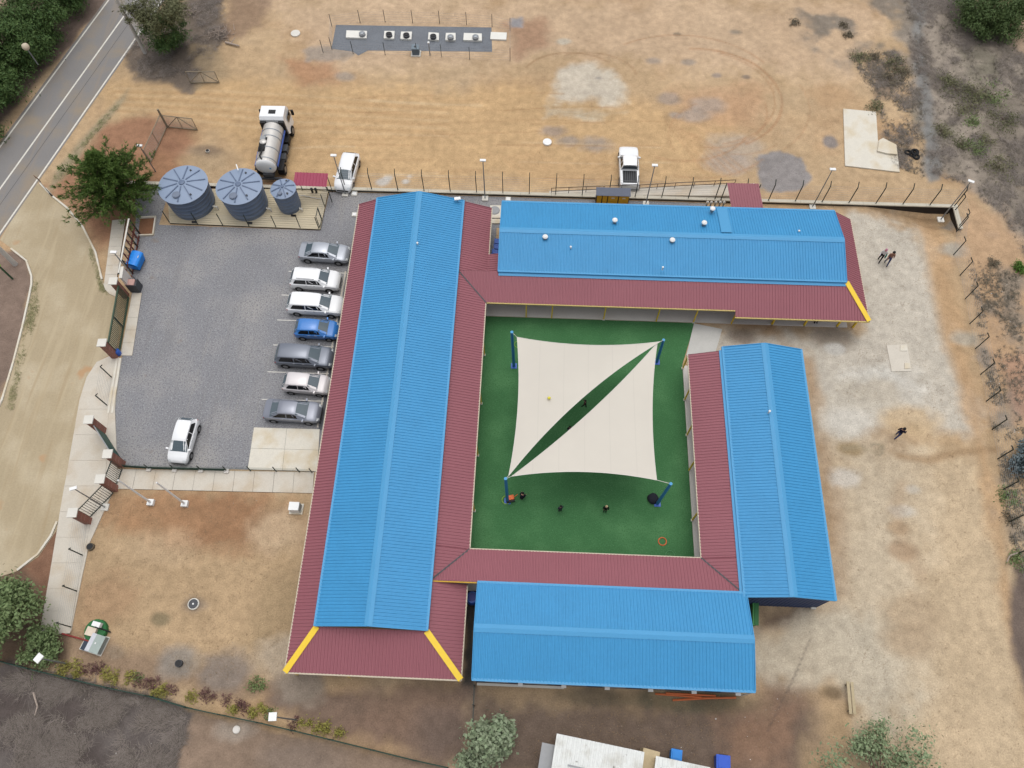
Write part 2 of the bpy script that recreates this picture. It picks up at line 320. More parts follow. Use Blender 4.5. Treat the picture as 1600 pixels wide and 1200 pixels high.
for i in range(9): stroke([(180, 138 + i * 5), (300, 140 + i * 6), (450, 148 + i * 7), (700, 165 + i * 6)], .22, (188, 145, 100) if i % 2 else (214, 180, 134), .4)
for i in range(6): stroke([(1040 + i * 9, 190 + 4 * i), (1075 + i * 10, 235), (1100 + i * 14, 270)], .2, (188, 142, 98), .4)
for i in range(7): arc(885, 228, 3 + i * .6, 200, 340, .2, (192, 146, 100), .3, .7)
for i in range(5): stroke([(860, 155 + i * 5), (905, 162 + i * 4), (960, 176 + i * 3)], .2, (196, 160, 112), .5)
# north-west
zone([(118, 250), (150, 200), (230, 176), (300, 200), (290, 240), (250, 300), (240, 345), (150, 400), (120, 330), (70, 290)], (166, 116, 86), 2, 1.2, .9)
zone([(190, 245), (260, 240), (330, 290), (500, 280), (520, 296), (240, 300)], (172, 124, 88), 1.5, 1, .8)
zone([(192, 80), (240, 18), (350, -20), (355, 55), (335, 105), (300, 140), (215, 128)], (118, 104, 92), 1.2, 1.2, .95)
zone([(350, -20), (420, -20), (410, 40), (350, 70)], (150, 120, 96), 2, 1.5, .8)
zone([(295, 65), (350, 75), (360, 120), (310, 135)], (172, 146, 110), 1, 1, .7)
zone([(80, 270), (160, 180), (200, 140), (200, 155), (150, 210), (100, 280), (75, 300)], (166, 150, 118), .8, .5, .85)
spot(325, 237, 2., (130, 105, 88), 1, .9); spot(325, 250, 3.4, (182, 155, 118), 2.2, .5); spot(268, 228, 1, (150, 105, 78), .7, .8)
zone([(-20, -20), (60, -20), (-20, 75)], (196, 160, 134), 2, 1, 1)
zone([(-20, 150), (-20, 215), (172, 0), (160, -20), (120, -20), (0, 130)], (134, 112, 98), .8, .6, 1)
zone([(-20, 30), (40, -20), (140, -20), (60, 90), (-20, 190)], (70, 66, 52), 1.5, 1, .9)
# west strips
zone([(-20, 395), (40, 395), (52, 440), (32, 560), (-10, 660), (-20, 660)], (142, 118, 102), .8, .8, 1)
zone([(45, 400), (55, 440), (34, 560), (4, 660), (18, 660), (60, 480), (58, 430)], (158, 148, 108), .4, .3, .8)
zone([(25, 900), (85, 822), (112, 790), (100, 900), (66, 990), (30, 970)], (142, 102, 78), .6, .6, 1)
zone([(-20, 900), (30, 890), (120, 990), (110, 1050), (-20, 1030)], (120, 96, 76), 1, .8, 1)
# west yard
zone([(135, 780), (175, 762), (490, 770), (446, 1052), (400, 1100), (112, 1045), (124, 900)], (194, 160, 118), 1, .6, 1)
spot(350, 815, 8, (160, 110, 74), 3.5, .8); spot(250, 800, 5, (178, 132, 92), 2.5, .6); spot(200, 800, 3, (182, 134, 92), 2, .5); spot(165, 935, 3, (170, 128, 92), 3, .5)
spot(430, 830, 3, (208, 178, 140), 2.5, .7); spot(250, 860, 4, (205, 172, 132), 2, .5); spot(440, 960, 3, (168, 140, 102), 5, .7); spot(440, 1030, 2.5, (190, 175, 155), 2, .5)
zone([(110, 1000), (200, 1010), (420, 1060), (480, 1060), (460, 1115), (300, 1085), (110, 1048)], (150, 122, 98), 1.5, 1.2, .8)
for a in [(303, 945, 1.3, 140, 122, 105), (281, 1036, 2., 150, 140, 128), (250, 967, .9, 130, 115, 85), (350, 1050, 2.4, 138, 124, 112), (180, 1020, 1, 150, 128, 104)]: spot(a[0], a[1], a[2], a[3:], a[2] * .7, .8)
zone([(430, 1068), (735, 1066), (738, 1200), (690, 1196), (480, 1135), (400, 1100)], (128, 104, 88), 1.5, 1, .95)
spot(470, 1075, 2.5, (155, 140, 122), 1.6, .7); spot(640, 1110, 5, (146, 116, 94), 2, .6); spot(600, 1140, 4, (140, 110, 90), 2, .5); spot(690, 1140, 3, (112, 94, 84), 2, .6)
zone([(-20, 1040), (110, 1055), (305, 1112), (262, 1220), (-20, 1220)], (108, 98, 92), .6, .5, 1)
zone([(-20, 1040), (110, 1055), (305, 1112), (262, 1220), (-20, 1220)], (130, 119, 111), 1, 1, .7, (2.2, .5, 6))
zone([(-20, 1040), (110, 1055), (305, 1112), (262, 1220), (-20, 1220)], (86, 74, 69), 1, 1, .8, (4.5, .52, 6))
zone([(307, 1112), (420, 1135), (700, 1202), (690, 1240), (262, 1220)], (152, 126, 104), .5, .4, 1)
spot(370, 1140, 2., (175, 158, 140), 1., .7); spot(470, 1190, 4, (136, 118, 104), 2, .6)
# south yard
zone([(738, 1085), (1180, 1090), (1210, 1060), (1270, 1085), (1300, 1130), (1270, 1180), (1250, 1240), (738, 1240)], (116, 97, 84), 3, 1.5, .95)
zone([(1120, 1130), (1190, 1085), (1260, 1100), (1230, 1190), (1130, 1210)], (158, 118, 90), 3, 2, .7)
zone([(1180, 950), (1275, 945), (1240, 985), (1180, 992)], (118, 96, 80), 1.2, .8, .9)
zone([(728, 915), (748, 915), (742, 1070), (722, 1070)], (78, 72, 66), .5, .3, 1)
spot(1080, 1095, 6, (84, 88, 62), 1., .5); spot(930, 1090, 5, (96, 90, 72), .8, .5)
# east yard
zone([(1320, 325), (1440, 343), (1455, 420), (1480, 530), (1515, 610), (1545, 700), (1420, 660), (1280, 690), (1255, 560), (1100, 545), (1130, 510), (1340, 515)], (203, 191, 172), 2.2, 1.6, .95)
zone([(1270, 690), (1540, 700), (1610, 900), (1610, 1220), (1330, 1220), (1350, 1000), (1310, 930)], (209, 181, 143), 3, 1.6, .9)
zone([(1180, 985), (1290, 950), (1360, 960), (1430, 1090), (1400, 1160), (1300, 1070), (1180, 1050)], (196, 180, 154), 2.5, 1.6, .9)
zone([(1252, 556), (1272, 560), (1296, 690), (1316, 760), (1330, 930), (1300, 948)], (182, 146, 108), 1.2, .8, .8)
zone([(1440, 345), (1470, 345), (1490, 430), (1525, 620), (1570, 800), (1600, 1060), (1575, 1000), (1540, 800), (1500, 610), (1470, 520), (1452, 420)], (200, 158, 112), 1.2, .8, .8)
zone([(1270, 640), (1400, 640), (1440, 760), (1420, 900), (1450, 1060), (1380, 1120), (1290, 960), (1320, 800)], (206, 190, 164), 5, 2, .5)
for a in [(1320, 745, 1.8, 212, 200, 184), (1408, 798, 1.2, 210, 198, 180), (1425, 765, .8, 208, 194, 174), (1405, 825, 1.2, 178, 148, 112), (1412, 860, 1.5, 180, 148, 114), (1430, 960, 3, 188, 160, 125), (1420, 1000, 2.5, 186, 158, 124), (1330, 702, 1.4, 158, 130, 88), (1380, 600, 4, 216, 208, 194), (1330, 660, 3, 216, 206, 190), (1420, 660, 3, 205, 172, 128), (1160, 525, 1.7, 140, 120, 102), (1300, 530, 2.4, 150, 132, 112), (1302, 545, 1.2, 205, 198, 186), (1495, 345, 1.2, 160, 150, 138), (1493, 390, 1.6, 176, 168, 152), (1510, 530, 1.7, 188, 176, 155), (1550, 367, .9, 150, 142, 134), (1300, 1083, 1.1, 120, 98, 72), (1375, 610, 3, 196, 180, 156), (1335, 610, 2, 196, 182, 160)]: spot(a[0], a[1], a[2], a[3:], a[2] * .6, .8)
stroke([(1405, 712), (1450, 720), (1475, 712), (1500, 706), (1555, 702)], .55, (174, 138, 98), .7)
stroke([(1320, 700), (1345, 698), (1370, 708), (1378, 695)], .35, (168, 150, 118), .5); stroke([(1362, 696), (1370, 693), (1379, 699), (1380, 708), (1372, 713)], .16, (150, 138, 112), .6)
stroke([(1408, 760), (1400, 800), (1412, 850), (1440, 900)], .9, (186, 152, 116), .4)
stroke([(1200, 1140), (1240, 1060), (1265, 1000)], .1, (100, 86, 76), .5)
# east scrub
zone([(1405, -20), (1490, -20), (1590, 60), (1620, 110), (1620, 430), (1560, 335), (1500, 285), (1445, 270), (1432, 180), (1412, 90)], (144, 130, 114), 2, 1.5, 1)
zone([(1405, -20), (1490, -20), (1590, 60), (1620, 110), (1620, 430), (1560, 335), (1500, 285), (1445, 270), (1432, 180), (1412, 90)], (168, 152, 134), 2, 1.5, .9, (3, .5, 7))
zone([(1405, -20), (1490, -20), (1590, 60), (1620, 110), (1620, 430), (1560, 335), (1500, 285), (1445, 270), (1432, 180), (1412, 90)], (120, 114, 94), 2, 1.5, .6, (5, .53, 7))
zone([(1330, 85), (1400, 75), (1440, 150), (1450, 290), (1385, 255), (1375, 170), (1335, 130)], (136, 116, 98), 2, 2, .95, (2.2, .46, 6))
zone([(1230, -20), (1410, -20), (1405, 90), (1330, 100), (1250, 60)], (136, 124, 110), 3, 2, .9, (3.5, .5, 6))
zone([(1425, -20), (1455, -20), (1440, 50), (1458, 160), (1475, 285), (1450, 285), (1432, 150)], (138, 136, 132), .8, .5, .85)
zone([(1585, 20), (1620, -20), (1620, 120), (1600, 90), (1578, 55)], (198, 166, 136), 1.2, 1, 1)
zone([(1500, 285), (1620, 390), (1620, 640), (1560, 640), (1520, 480)], (196, 156, 116), 2, 1.5, .85)
zone([(1510, 400), (1600, 430), (1620, 900), (1580, 880), (1545, 650)], (150, 134, 116), 2, 2, .9, (2.5, .45, 6))
zone([(1560, 560), (1620, 560), (1620, 700), (1590, 660)], (178, 134, 108), 1.5, 1, .7)
zone([(1580, 880), (1620, 880), (1620, 1130), (1595, 1080), (1578, 1000)], (122, 104, 92), .8, .6, 1)
far = (np.abs(X) > 68) | (Y > 56) | (Y < -38)
COLR *= (1 + (nB - .5) * .22 + (nC - .5) * .26 + (nA - .5) * .12)[:, None]; COLR[far] = lc((186, 156, 122)); COLR = np.clip(COLR, .01, .75)
NX, NY = len(gx), len(gy)
ii = (np.arange(NY - 1)[:, None] * NX + np.arange(NX - 1)[None, :]).ravel()
F4 = np.stack([ii, ii + 1, ii + NX + 1, ii + NX], 1)
gm = D.materials.new('bare_earth'); gm.use_nodes = True; n = gm.node_tree.nodes; l = gm.node_tree.links; b = n['Principled BSDF']
b.inputs['Roughness'].default_value = .97; b.inputs['Specular IOR Level'].default_value = .1
at = n.new('ShaderNodeAttribute'); at.attribute_name = 'soil'; tc = n.new('ShaderNodeTexCoord')
def gn(scale, det, a, bb, lo, hi):
    q = n.new('ShaderNodeTexNoise'); q.inputs['Scale'].default_value = scale; q.inputs['Detail'].default_value = det; l.new(tc.outputs['Object'], q.inputs[0])
    r = n.new('ShaderNodeMapRange'); r.inputs[1].default_value = a; r.inputs[2].default_value = bb; r.inputs[3].default_value = lo; r.inputs[4].default_value = hi; l.new(q.outputs[0], r.inputs[0]); return r.outputs[0]
v1 = gn(1.6, 6, .3, .7, .88, 1.12); v2 = gn(9, 3, .3, .7, .86, 1.14); v3 = gn(5, 2, .68, .74, 1, .7); v4 = gn(7, 1, .74, .78, 1, 1.45)
prev = at.outputs['Color']
v5 = gn(24, 2, .3, .7, .86, 1.14); v6 = gn(13, 4, .62, .7, 1, .9)
for v in (v1, v2, v3, v4, v5, v6):
    sc = n.new('ShaderNodeVectorMath'); sc.operation = 'SCALE'; l.new(prev, sc.inputs[0]); l.new(v, sc.inputs['Scale']); prev = sc.outputs[0]
l.new(prev, b.inputs['Base Color'])
bp = n.new('ShaderNodeBump'); bp.inputs['Strength'].default_value = .4; bp.inputs['Distance'].default_value = .08; l.new(gn(4, 6, 0, 1, 0, 1), bp.inputs['Height']); l.new(bp.outputs[0], b.inputs['Normal'])
ground = np_mesh('ground', np.stack([X, Y, Z], 1), F4, gm); tag(ground, kind='structure')
ca = ground.data.color_attributes.new('soil', 'FLOAT_COLOR', 'POINT'); ca.data.foreach_set('color', np.concatenate([COLR, np.ones((len(X), 1))], 1).astype(np.float32).ravel())

def struct(name, mb, m, parent=None, **k): return tag(mb.build(name, m, parent, **k), kind='structure') if parent is None else mb.build(name, m, parent, **k)
# road
def offset_line(p, q, d):
    p, q = Vector(p[:2]), Vector(q[:2]); t = (q - p).normalized(); nn = Vector((t.y, -t.x)); return p + nn * d, q + nn * d
rl = G(0, 230), G(170, 0); t = (rl[1] - rl[0]).normalized(); A, Bq = rl[0] - t * 60, rl[1] + t * 90
rr = G(45, 300), G(222, 35); t2 = (rr[1] - rr[0]).normalized(); A2, B2 = rr[0] - t2 * 60, rr[1] + t2 * 90
RW = abs((rr[0] - rl[0]).xy.dot(Vector((t.y, -t.x))))
a1, b1 = offset_line(A, Bq, -.35); a2, b2 = offset_line(A, Bq, RW + .25)
struct('road', MB().sheet([a1, b1, b2, a2], .012), asphalt)
paint = mat('road_paint', S(228, 224, 214), .8, .15, 1.5, 9, .2)
for nm, d in (('edge_line', 0.), ('centre_line', RW * .5), ('edge_line', RW)):
    p, q = offset_line(A, Bq, d - .08); p2, q2 = offset_line(A, Bq, d + .08)
    struct(nm, MB().sheet([p, q, q2, p2], .017), paint)
p, q = offset_line(A, Bq, RW * .68); p2, q2 = offset_line(A, Bq, RW * .68 + .05)
struct('tar_seam', MB().sheet([p, q, q2, p2], .017), mat('tar', S(90, 88, 88), .8))  # thin dark line running along the road
# driveway of compacted sand
dr = PX((57, 285), (80, 305), (105, 325), (130, 355), (150, 395), (158, 425), (163, 445), (181, 461), (186, 520), (180, 550), (152, 565), (136, 590), (122, 680), (100, 790), (88, 830), (60, 870), (28, 892), (-60, 920), (-60, 640), (4, 620), (22, 560), (45, 470), (50, 430), (42, 405), (18, 388), (0, 375), (30, 325))
struct('driveway', MB().sheet(dr, .008), sandy)
kerbs = [[(63, 287), (80, 305), (105, 325), (130, 355), (150, 395), (157, 425), (160, 437)], [(18, 389), (42, 408), (50, 432), (50, 445), (45, 470), (36, 510), (22, 565), (4, 625), (-30, 690)], [(28, 891), (60, 866), (80, 838), (90, 815)]]
for kk in kerbs: struct('kerb', MB().strip(PX(*kk), .16, 0, .13), concrete_new)
struct('kerb', MB().strip(PX((72, 295), (83, 308)), .16, 0, .13), concrete_new)
# gravel parking lot
gl = [G(206, 458).xy, G(212, 345).xy, Vector((-38.6, 20.4)), Vector((-36, 20.6)), Vector((-35.2, 20.4)), Vector((-35.2, 16)), Vector((-20, 15.9)), Vector((-19.8, 20.45)), Vector((16, 20.4)), Vector((16, 17.5)), Vector((-3.6, 16.8)), Vector((-3.6, 9)), Vector((-14.5, 9)), Vector((-14.5, -7.6)), G(388, 734).xy, G(190, 730).xy, G(170, 660).xy, G(186, 590).xy]
struct('gravel_lot', MB().sheet(gl, .012), gravel)
# courtyard turf
struct('lawn', MB().sheet([(-5.5, 7.25), (14.15, 7.25), (12.85, 3.1), (12.85, -15), (-5.5, -15)], .02), turf)
# paved strips
def slabs(name, p00, p10, p11, p01, nu, nv, m, z0=0., z1=.06, gap=.02, kind=True):
    o = MB(); P = [Vector(q[:2]) for q in (p00, p10, p11, p01)]
    base = MB().prism([tuple(q) for q in P], z0 - .05, z1 - .02).build(name, dkconc); tag(base, kind='structure')
    f = lambda u, v: (P[0] * (1 - u) + P[1] * u) * (1 - v) + (P[3] * (1 - u) + P[2] * u) * v
    Lu = (P[1] - P[0]).length; Lv = (P[3] - P[0]).length
    for i in range(nu):
        for j in range(nv):
            u0, u1, v0, v1 = i / nu + gap / Lu / 2, (i + 1) / nu - gap / Lu / 2, j / nv + gap / Lv / 2, (j + 1) / nv - gap / Lv / 2
            MB().prism([f(u0, v0), f(u1, v0), f(u1, v1), f(u0, v1)], z0, z1 + random.uniform(-.006, .006)).build('slab', m, base)
    return base
slabs('walkway', G(183, 733), G(491, 738), G(489, 771), G(176, 764), 10, 1, concrete)
slabs('concrete_pad', G(397, 668), G(500, 671), G(496, 737), G(387, 734), 2, 2, concrete_new)
sw = PX((180, 553), (187, 560), (180, 640), (184, 735), (180, 762), (140, 850), (128, 905), (112, 985), (108, 990), (62, 992), (78, 900), (92, 815), (112, 700), (125, 625), (136, 590), (152, 566))
sb = struct('sidewalk', MB().prism([q.xy for q in sw], -.05, .08), concrete)
rows = [(600, 133, 178), (640, 124, 172), (680, 116, 168), (720, 109, 168), (760, 101, 165), (800, 94, 146), (840, 88, 138), (880, 82, 131), (920, 75, 123), (955, 69, 117), (990, 63, 111)]
for (y0, xa, xb), (y1, xc, xd) in zip(rows, rows[1:]):
    a, b_, c, d = G(xa, y0), G(xb, y0), G(xd, y1), G(xc, y1)
    MB().prism([(a.x + .03, a.y - .012), (b_.x - .03, b_.y - .012), (c.x - .03, c.y + .012), (d.x + .03, d.y + .012)], .07, .105 + random.uniform(-.004, .004)).build('slab', concrete, sb)
slabs('sidewalk', G(176, 345), G(197, 343), G(182, 445), G(163, 445), 1, 7, concrete, 0, .1)
struct('sidewalk', MB().prism([q.xy for q in PX((162, 444), (184, 444), (181, 464), (172, 460), (165, 453))], -.05, .1), concrete)
slabs('gate_apron', G(207, 458), G(222, 458), G(207, 556), G(188, 556), 1, 5, concrete, 0, .05)
struct('sill', MB().strip(PX((184, 560), (170, 646)), .18, 0, .12), concrete_new); struct('sill', MB().strip(PX((189, 560), (176, 646)), .18, 0, .12), concrete_new)
# planter frame by the west wall
pf = MB().strip(PX((218, 341), (243, 340)), .13, 0, .2).strip(PX((244, 339), (240, 368)), .13, 0, .2).strip(PX((241, 368), (216, 369)), .13, 0, .2).build('planter_kerb', concrete_new)
tag(pf, 'low concrete planter kerb full of brown soil by the west wall', 'planter')
struct('planting_bed', MB().sheet([q.xy for q in PX((219, 342), (243, 341), (239, 367), (216, 368))], .03), mat('planter_soil', S(140, 100, 74), .95, .2, 2, 10))
# parking bay lines
for i, (xa, xb, yy) in enumerate([(451, 542, 424), (440, 536, 461), (433, 528, 500), (427, 522, 539), (418, 516, 581), (409, 508, 624)]):
    a, b_ = G(xa, yy), G(xb, yy + 3); struct('bay_line', MB().prism([(a.x, a.y - .035), (b_.x, b_.y - .035), (b_.x, b_.y + .035), (a.x, a.y + .035)], 0, .018), paint)
struct('bay_line', MB().strip([G(540, 424), G(496, 668)], .12, 0, .03), concrete)
struct('drain', MB().strip([G(545, 424), G(500, 672)], .25, 0, .035), dkgrey)
# verandah floors
vf = MB()
vf.b2(-4.2, 27.3, 7.28, 9.8, -.05, .1); struct('verandah_floor', vf, concrete_grey)
struct('verandah_floor', MB().b2(12.86, 15.4, -16.4, 3.0, -.05, .1), concrete_grey)
struct('verandah_floor', MB().b2(-6.6, -4.15, -19.6, 7.25, -.05, .1).b2(-4.1, 12.8, -16.4, -15.05, -.05, .1), concrete_grey)
struct('verandah_floor', MB().b2(-15.6, -14, -22.5, 16.9, -.05, .1).b2(-13.95, -4.3, -22.5, -19.7, -.05, .1), concrete_grey)
struct('path', MB().prism([q.xy for q in PX((1084, 506), (1128, 515), (1118, 550), (1072, 556))], -.05, .09), mat('new_path', S(206, 204, 198), .9, .08, 1, 12))
# slabs in the yards
def slab_thing(name, px, h, m, label, cat='slab'):
    return tag(MB().prism([q.xy for q in PX(*px)], -.05, h).build(name, m), label, cat)
sl1 = slab_thing('foundation_slab', [(1317, 171), (1368, 176), (1371, 221), (1400, 228), (1405, 270), (1320, 260)], .12, concrete_new, 'bare pale concrete foundation slab in the sand at upper right')
MB().prism([q.xy for q in PX((1372, 222), (1378, 219), (1398, 229), (1400, 244), (1385, 243), (1369, 239))], .12, .3).build('broken_step', concrete_new, sl1)
cp = slab_thing('concrete_plate', [(1385, 540), (1417, 538), (1424, 580), (1393, 581)], .05, mat('dusty_concrete', S(214, 206, 192), .9, .08, 1, 12), 'dusty square concrete plate sunk in the pale east yard')
MB().prism([q.xy for q in PX((1406, 540), (1416, 540), (1417, 549), (1406, 549))], .05, .1).build('lid', concrete_new, cp); MB().prism([q.xy for q in PX((1413, 568), (1421, 568), (1422, 576), (1413, 577))], .05, .1).build('lid', concrete_new, cp)

# ------------------------------------------------------------------ corrugated sheet roofs
def corr(name, parent, O, es, ev, low, up, m, pitch=.235, amp=.042, thick=.02):
    """ribbed sheet in the plane O + s*es + v*ev; ribs run along ev between the polylines low(s) and up(s)"""
    O, es, ev = Vector(O), Vector(es).normalized(), Vector(ev).normalized(); nn = es.cross(ev)
    if nn.z < 0: nn = -nn
    s0, s1 = low[0][0], low[-1][0]; prof = [(0, 0), (.5, 0), (.6, 1), (.9, 1)]
    ss = [(s0, 0)]; k = math.floor(s0 / pitch)
    while k * pitch < s1 + pitch:
        for a, h in prof:
            s = (k + a) * pitch
            if s0 < s < s1: ss.append((s, h))
        k += 1
    for br in [q[0] for q in low + up]:
        if s0 < br < s1: ss.append((br, 0))
    ss.append((s1, 0)); ss.sort()
    V_, F_ = [], []
    for s, h in ss:
        vl = float(np.interp(s, [q[0] for q in low], [q[1] for q in low])); vu = float(np.interp(s, [q[0] for q in up], [q[1] for q in up]))
        for v in (vl, vu): V_.append(O + es * s + ev * v + nn * h * amp)
    for i in range(len(ss) - 1): F_.append((2 * i, 2 * i + 2, 2 * i + 3, 2 * i + 1))
    mb = MB(); mb.v = [tuple(q) for q in V_]; mb.f = F_; mb.m = [0] * len(F_)
    o = mb.build(name, m, parent)
    return o
def plane_vec(x0, y0, z0, x1, y1, z1): d = Vector((x1 - x0, y1 - y0, z1 - z0)); return d, d.length
def gable_roof(parent, x0, x1, y0, y1, ze, zr, axis, m, over=0.):
    """two ribbed slopes, ridge cap and eaves flashing; ridge along axis"""
    if axis == 'y':
        xm = (x0 + x1) / 2
        for xe, nm in ((x0, 'roof_slope'), (x1, 'roof_slope')):
            d, L = plane_vec(xe, 0, ze, xm, 0, zr); corr(nm, parent, (xe, 0, ze), (0, 1, 0), d, [(y0, 0), (y1, 0)], [(y0, L), (y1, L)], m)
        c = MB(); h = .28; sl_ = (zr - ze) / (xm - x0)
        for sgn in (-1, 1):
            c.add([(xm, y0 - .02, zr + .065), (xm, y1 + .02, zr + .065), (xm + sgn * h, y1 + .02, zr + .055 - h * sl_), (xm + sgn * h, y0 - .02, zr + .055 - h * sl_)], [(0, 1, 2, 3) if sgn > 0 else (3, 2, 1, 0)])
        c.build('ridge_cap', blue_trim, parent)
        for xe, sg in ((x0, -1), (x1, 1)): MB().b2(xe - .09, xe + .09, y0, y1, ze - .12, ze + .045).build('eaves_flashing', blue_trim, parent)
        for ye in (y0, y1):
            v = MB()
            for sgn in (-1, 1):
                xe = xm + sgn * (xm - x0); v.bar((xe, ye, ze - .02), (xm, ye, zr - .02), .06, .16)
            v.build('verge_trim', blue_roof, parent)
    else:
        ym = (y0 + y1) / 2
        for ye in (y0, y1):
            d, L = plane_vec(0, ye, ze, 0, ym, zr); corr('roof_slope', parent, (0, ye, ze), (1, 0, 0), d, [(x0, 0), (x1, 0)], [(x0, L), (x1, L)], m)
        c = MB(); h = .28; sl_ = (zr - ze) / (ym - y0)
        for sgn in (-1, 1):
            c.add([(x0 - .02, ym, zr + .065), (x1 + .02, ym, zr + .065), (x1 + .02, ym + sgn * h, zr + .055 - h * sl_), (x0 - .02, ym + sgn * h, zr + .055 - h * sl_)], [(3, 2, 1, 0) if sgn > 0 else (0, 1, 2, 3)])
        c.build('ridge_cap', blue_trim, parent)
        for ye in (y0, y1): MB().b2(x0, x1, ye - .09, ye + .09, ze - .12, ze + .045).build('eaves_flashing', blue_trim, parent)
        for xe in (x0, x1):
            v = MB()
            for sgn in (-1, 1):
                ye = ym + sgn * (ym - y0); v.bar((xe, ye, ze - .02), (xe, ym, zr - .02), .06, .16)
            v.build('verge_trim', blue_roof, parent)
def walls(parent, x0, x1, y0, y1, ze, zr, axis, m, name='wall'):
    o = MB()
    if axis == 'y':
        xm = (x0 + x1) / 2
        o.add([(x0, y0, 0), (x1, y0, 0), (x1, y0, ze), (xm, y0, zr), (x0, y0, ze)], [(0, 1, 2, 3, 4)]); o.add([(x0, y1, 0), (x1, y1, 0), (x1, y1, ze), (xm, y1, zr), (x0, y1, ze)], [(4, 3, 2, 1, 0)])
        o.add([(x0, y0, 0), (x0, y1, 0), (x0, y1, ze), (x0, y0, ze)], [(3, 2, 1, 0)]); o.add([(x1, y0, 0), (x1, y1, 0), (x1, y1, ze), (x1, y0, ze)], [(0, 1, 2, 3)])
    else:
        ym = (y0 + y1) / 2
        o.add([(x0, y0, 0), (x0, y1, 0), (x0, y1, ze), (x0, ym, zr), (x0, y0, ze)], [(4, 3, 2, 1, 0)]); o.add([(x1, y0, 0), (x1, y1, 0), (x1, y1, ze), (x1, ym, zr), (x1, y0, ze)], [(0, 1, 2, 3, 4)])
        o.add([(x0, y0, 0), (x1, y0, 0), (x1, y0, ze), (x0, y0, ze)], [(0, 1, 2, 3)]); o.add([(x0, y1, 0), (x1, y1, 0), (x1, y1, ze), (x0, y1, ze)], [(3, 2, 1, 0)])
    return o.build(name, m, parent)
def column(parent, x, y, z1, z0=.0, s=.1, foot=False, m=None):
    c = MB().b2(x - s / 2, x + s / 2, y - s / 2, y + s / 2, z0, z1).build('column', m or yellow, parent)
    if foot: MB().b2(x - s, x + s, y - s, y + s, z0, z0 + .12).build('footing', offwhite, c)
def window_set(parent, x, y, wd, z0, z1, face):
    """framed window on a wall; face is the outward axis"""
    dx, dy = {'n': (0, 1), 's': (0, -1), 'e': (1, 0), 'w': (-1, 0)}[face]
    hx, hy = (wd / 2, .03) if dy else (.03, wd / 2); f = MB(); cx, cy = x + dx * .02, y + dy * .02
    for a, b in ((z0, z0 + .06), (z1 - .06, z1)): f.b2(cx - hx, cx + hx, cy - hy, cy + hy, a, b)
    for s in (-1, 0, 1):
        if dy: f.b2(cx + s * (hx - .03) - .03, cx + s * (hx - .03) + .03, cy - hy, cy + hy, z0 + .06, z1 - .06)
        else: f.b2(cx - hx, cx + hx, cy + s * (hy - .03) - .03, cy + s * (hy - .03) + .03, z0 + .06, z1 - .06)
    fo = f.build('window', offwhite, parent)
    p = MB().b2(x - (hx if dy else .005) + dx * .012, x + (hx if dy else .005) + dx * .012, y - (.005 if dy else hy) + dy * .012, y + (.005 if dy else hy) + dy * .012, z0 + .03, z1 - .03); p.build('pane', glassd, fo)
def vent(parent, px, py, z, big=True):
    p = G(px, py, z); c = (p.x, p.y, p.z - .45)
    if big:
        v = MB().lathe(c, [(.16, 0), (.16, .34), (.2, .36)], 14).build('roof_vent', galv, parent, smooth=40); MB().lathe((p.x, p.y, p.z - .1), [(.2, 0), (.24, .03), (.22, .09), (.06, .14)], 16).build('vent_cap', white, v, smooth=60)
    else:
        v = MB().cyl(c, (p.x, p.y, p.z - .06), .05, n=8).build('vent_pipe', offwhite, parent); MB().lathe((p.x, p.y, p.z - .07), [(.08, 0), (.09, .05), (.03, .09)], 10).build('vent_cap', white, v)

ZI, ZO = 3.42, 2.58        # canopy heights at the wall and at the outer edge
# --- main building
MAIN = thing('school_building', (-10.3, -1.4, 0), 'long north-south school wing with blue gabled roof, red side canopies and two yellow hips', 'building', 'wings of the blue and red roofed school')
walls(MAIN, -14, -6.6, -19.65, 16.75, 3.6, 4.55, 'y', beige_wall)
gable_roof(MAIN, -14.15, -6.45, -19.85, 16.9, 3.68, 4.7, 'y', blue_roof)
d, L = plane_vec(-16, 0, ZO, -14.05, 0, ZI)
hipL = 2.95
corr('canopy_roof', MAIN, (-16, 0, ZO), (0, 1, 0), d, [(-22.8, 0), (17, 0)], [(-22.8, 0), (-19.85, L), (17, L)], red_roof)
d2, L2 = plane_vec(-4.0, 0, ZO, -6.5, 0, ZI)
corr('canopy_roof', MAIN, (-4.0, 0, ZO), (0, 1, 0), d2, [(-22.8, 0), (-16.42, 0), (-16.4, L2), (-13.9, 0), (7.1, 0), (9.68, L2), (9.7, 0), (17, 0)], [(-22.8, 0), (-19.85, L2), (17, L2)], red_roof)
d3, L3 = plane_vec(0, -22.8, ZO, 0, -19.85, ZI)
corr('canopy_roof', MAIN, (0, -22.8, ZO), (1, 0, 0), d3, [(-16, 0), (-4, 0)], [(-16, 0), (-14.05, L3), (-6.5, L3), (-4, 0)], red_roof)
dj, Lj = plane_vec(-4.0, 0, ZO, -3.1, 0, ZO + .18)
corr('canopy_roof', MAIN, (-4.0, 0, ZO), (0, 1, 0), dj, [(9.7, 0), (12, 0)], [(9.7, Lj), (12, Lj)], red_roof)
for a, b_ in (((-14.05, -19.85, ZI + .05), (-16, -22.8, ZO + .05)), ((-6.5, -19.85, ZI + .05), (-4, -22.8, ZO + .05))):
    MB().bar(a, b_, .42, .03).build('hip_cap', yellow, MAIN)
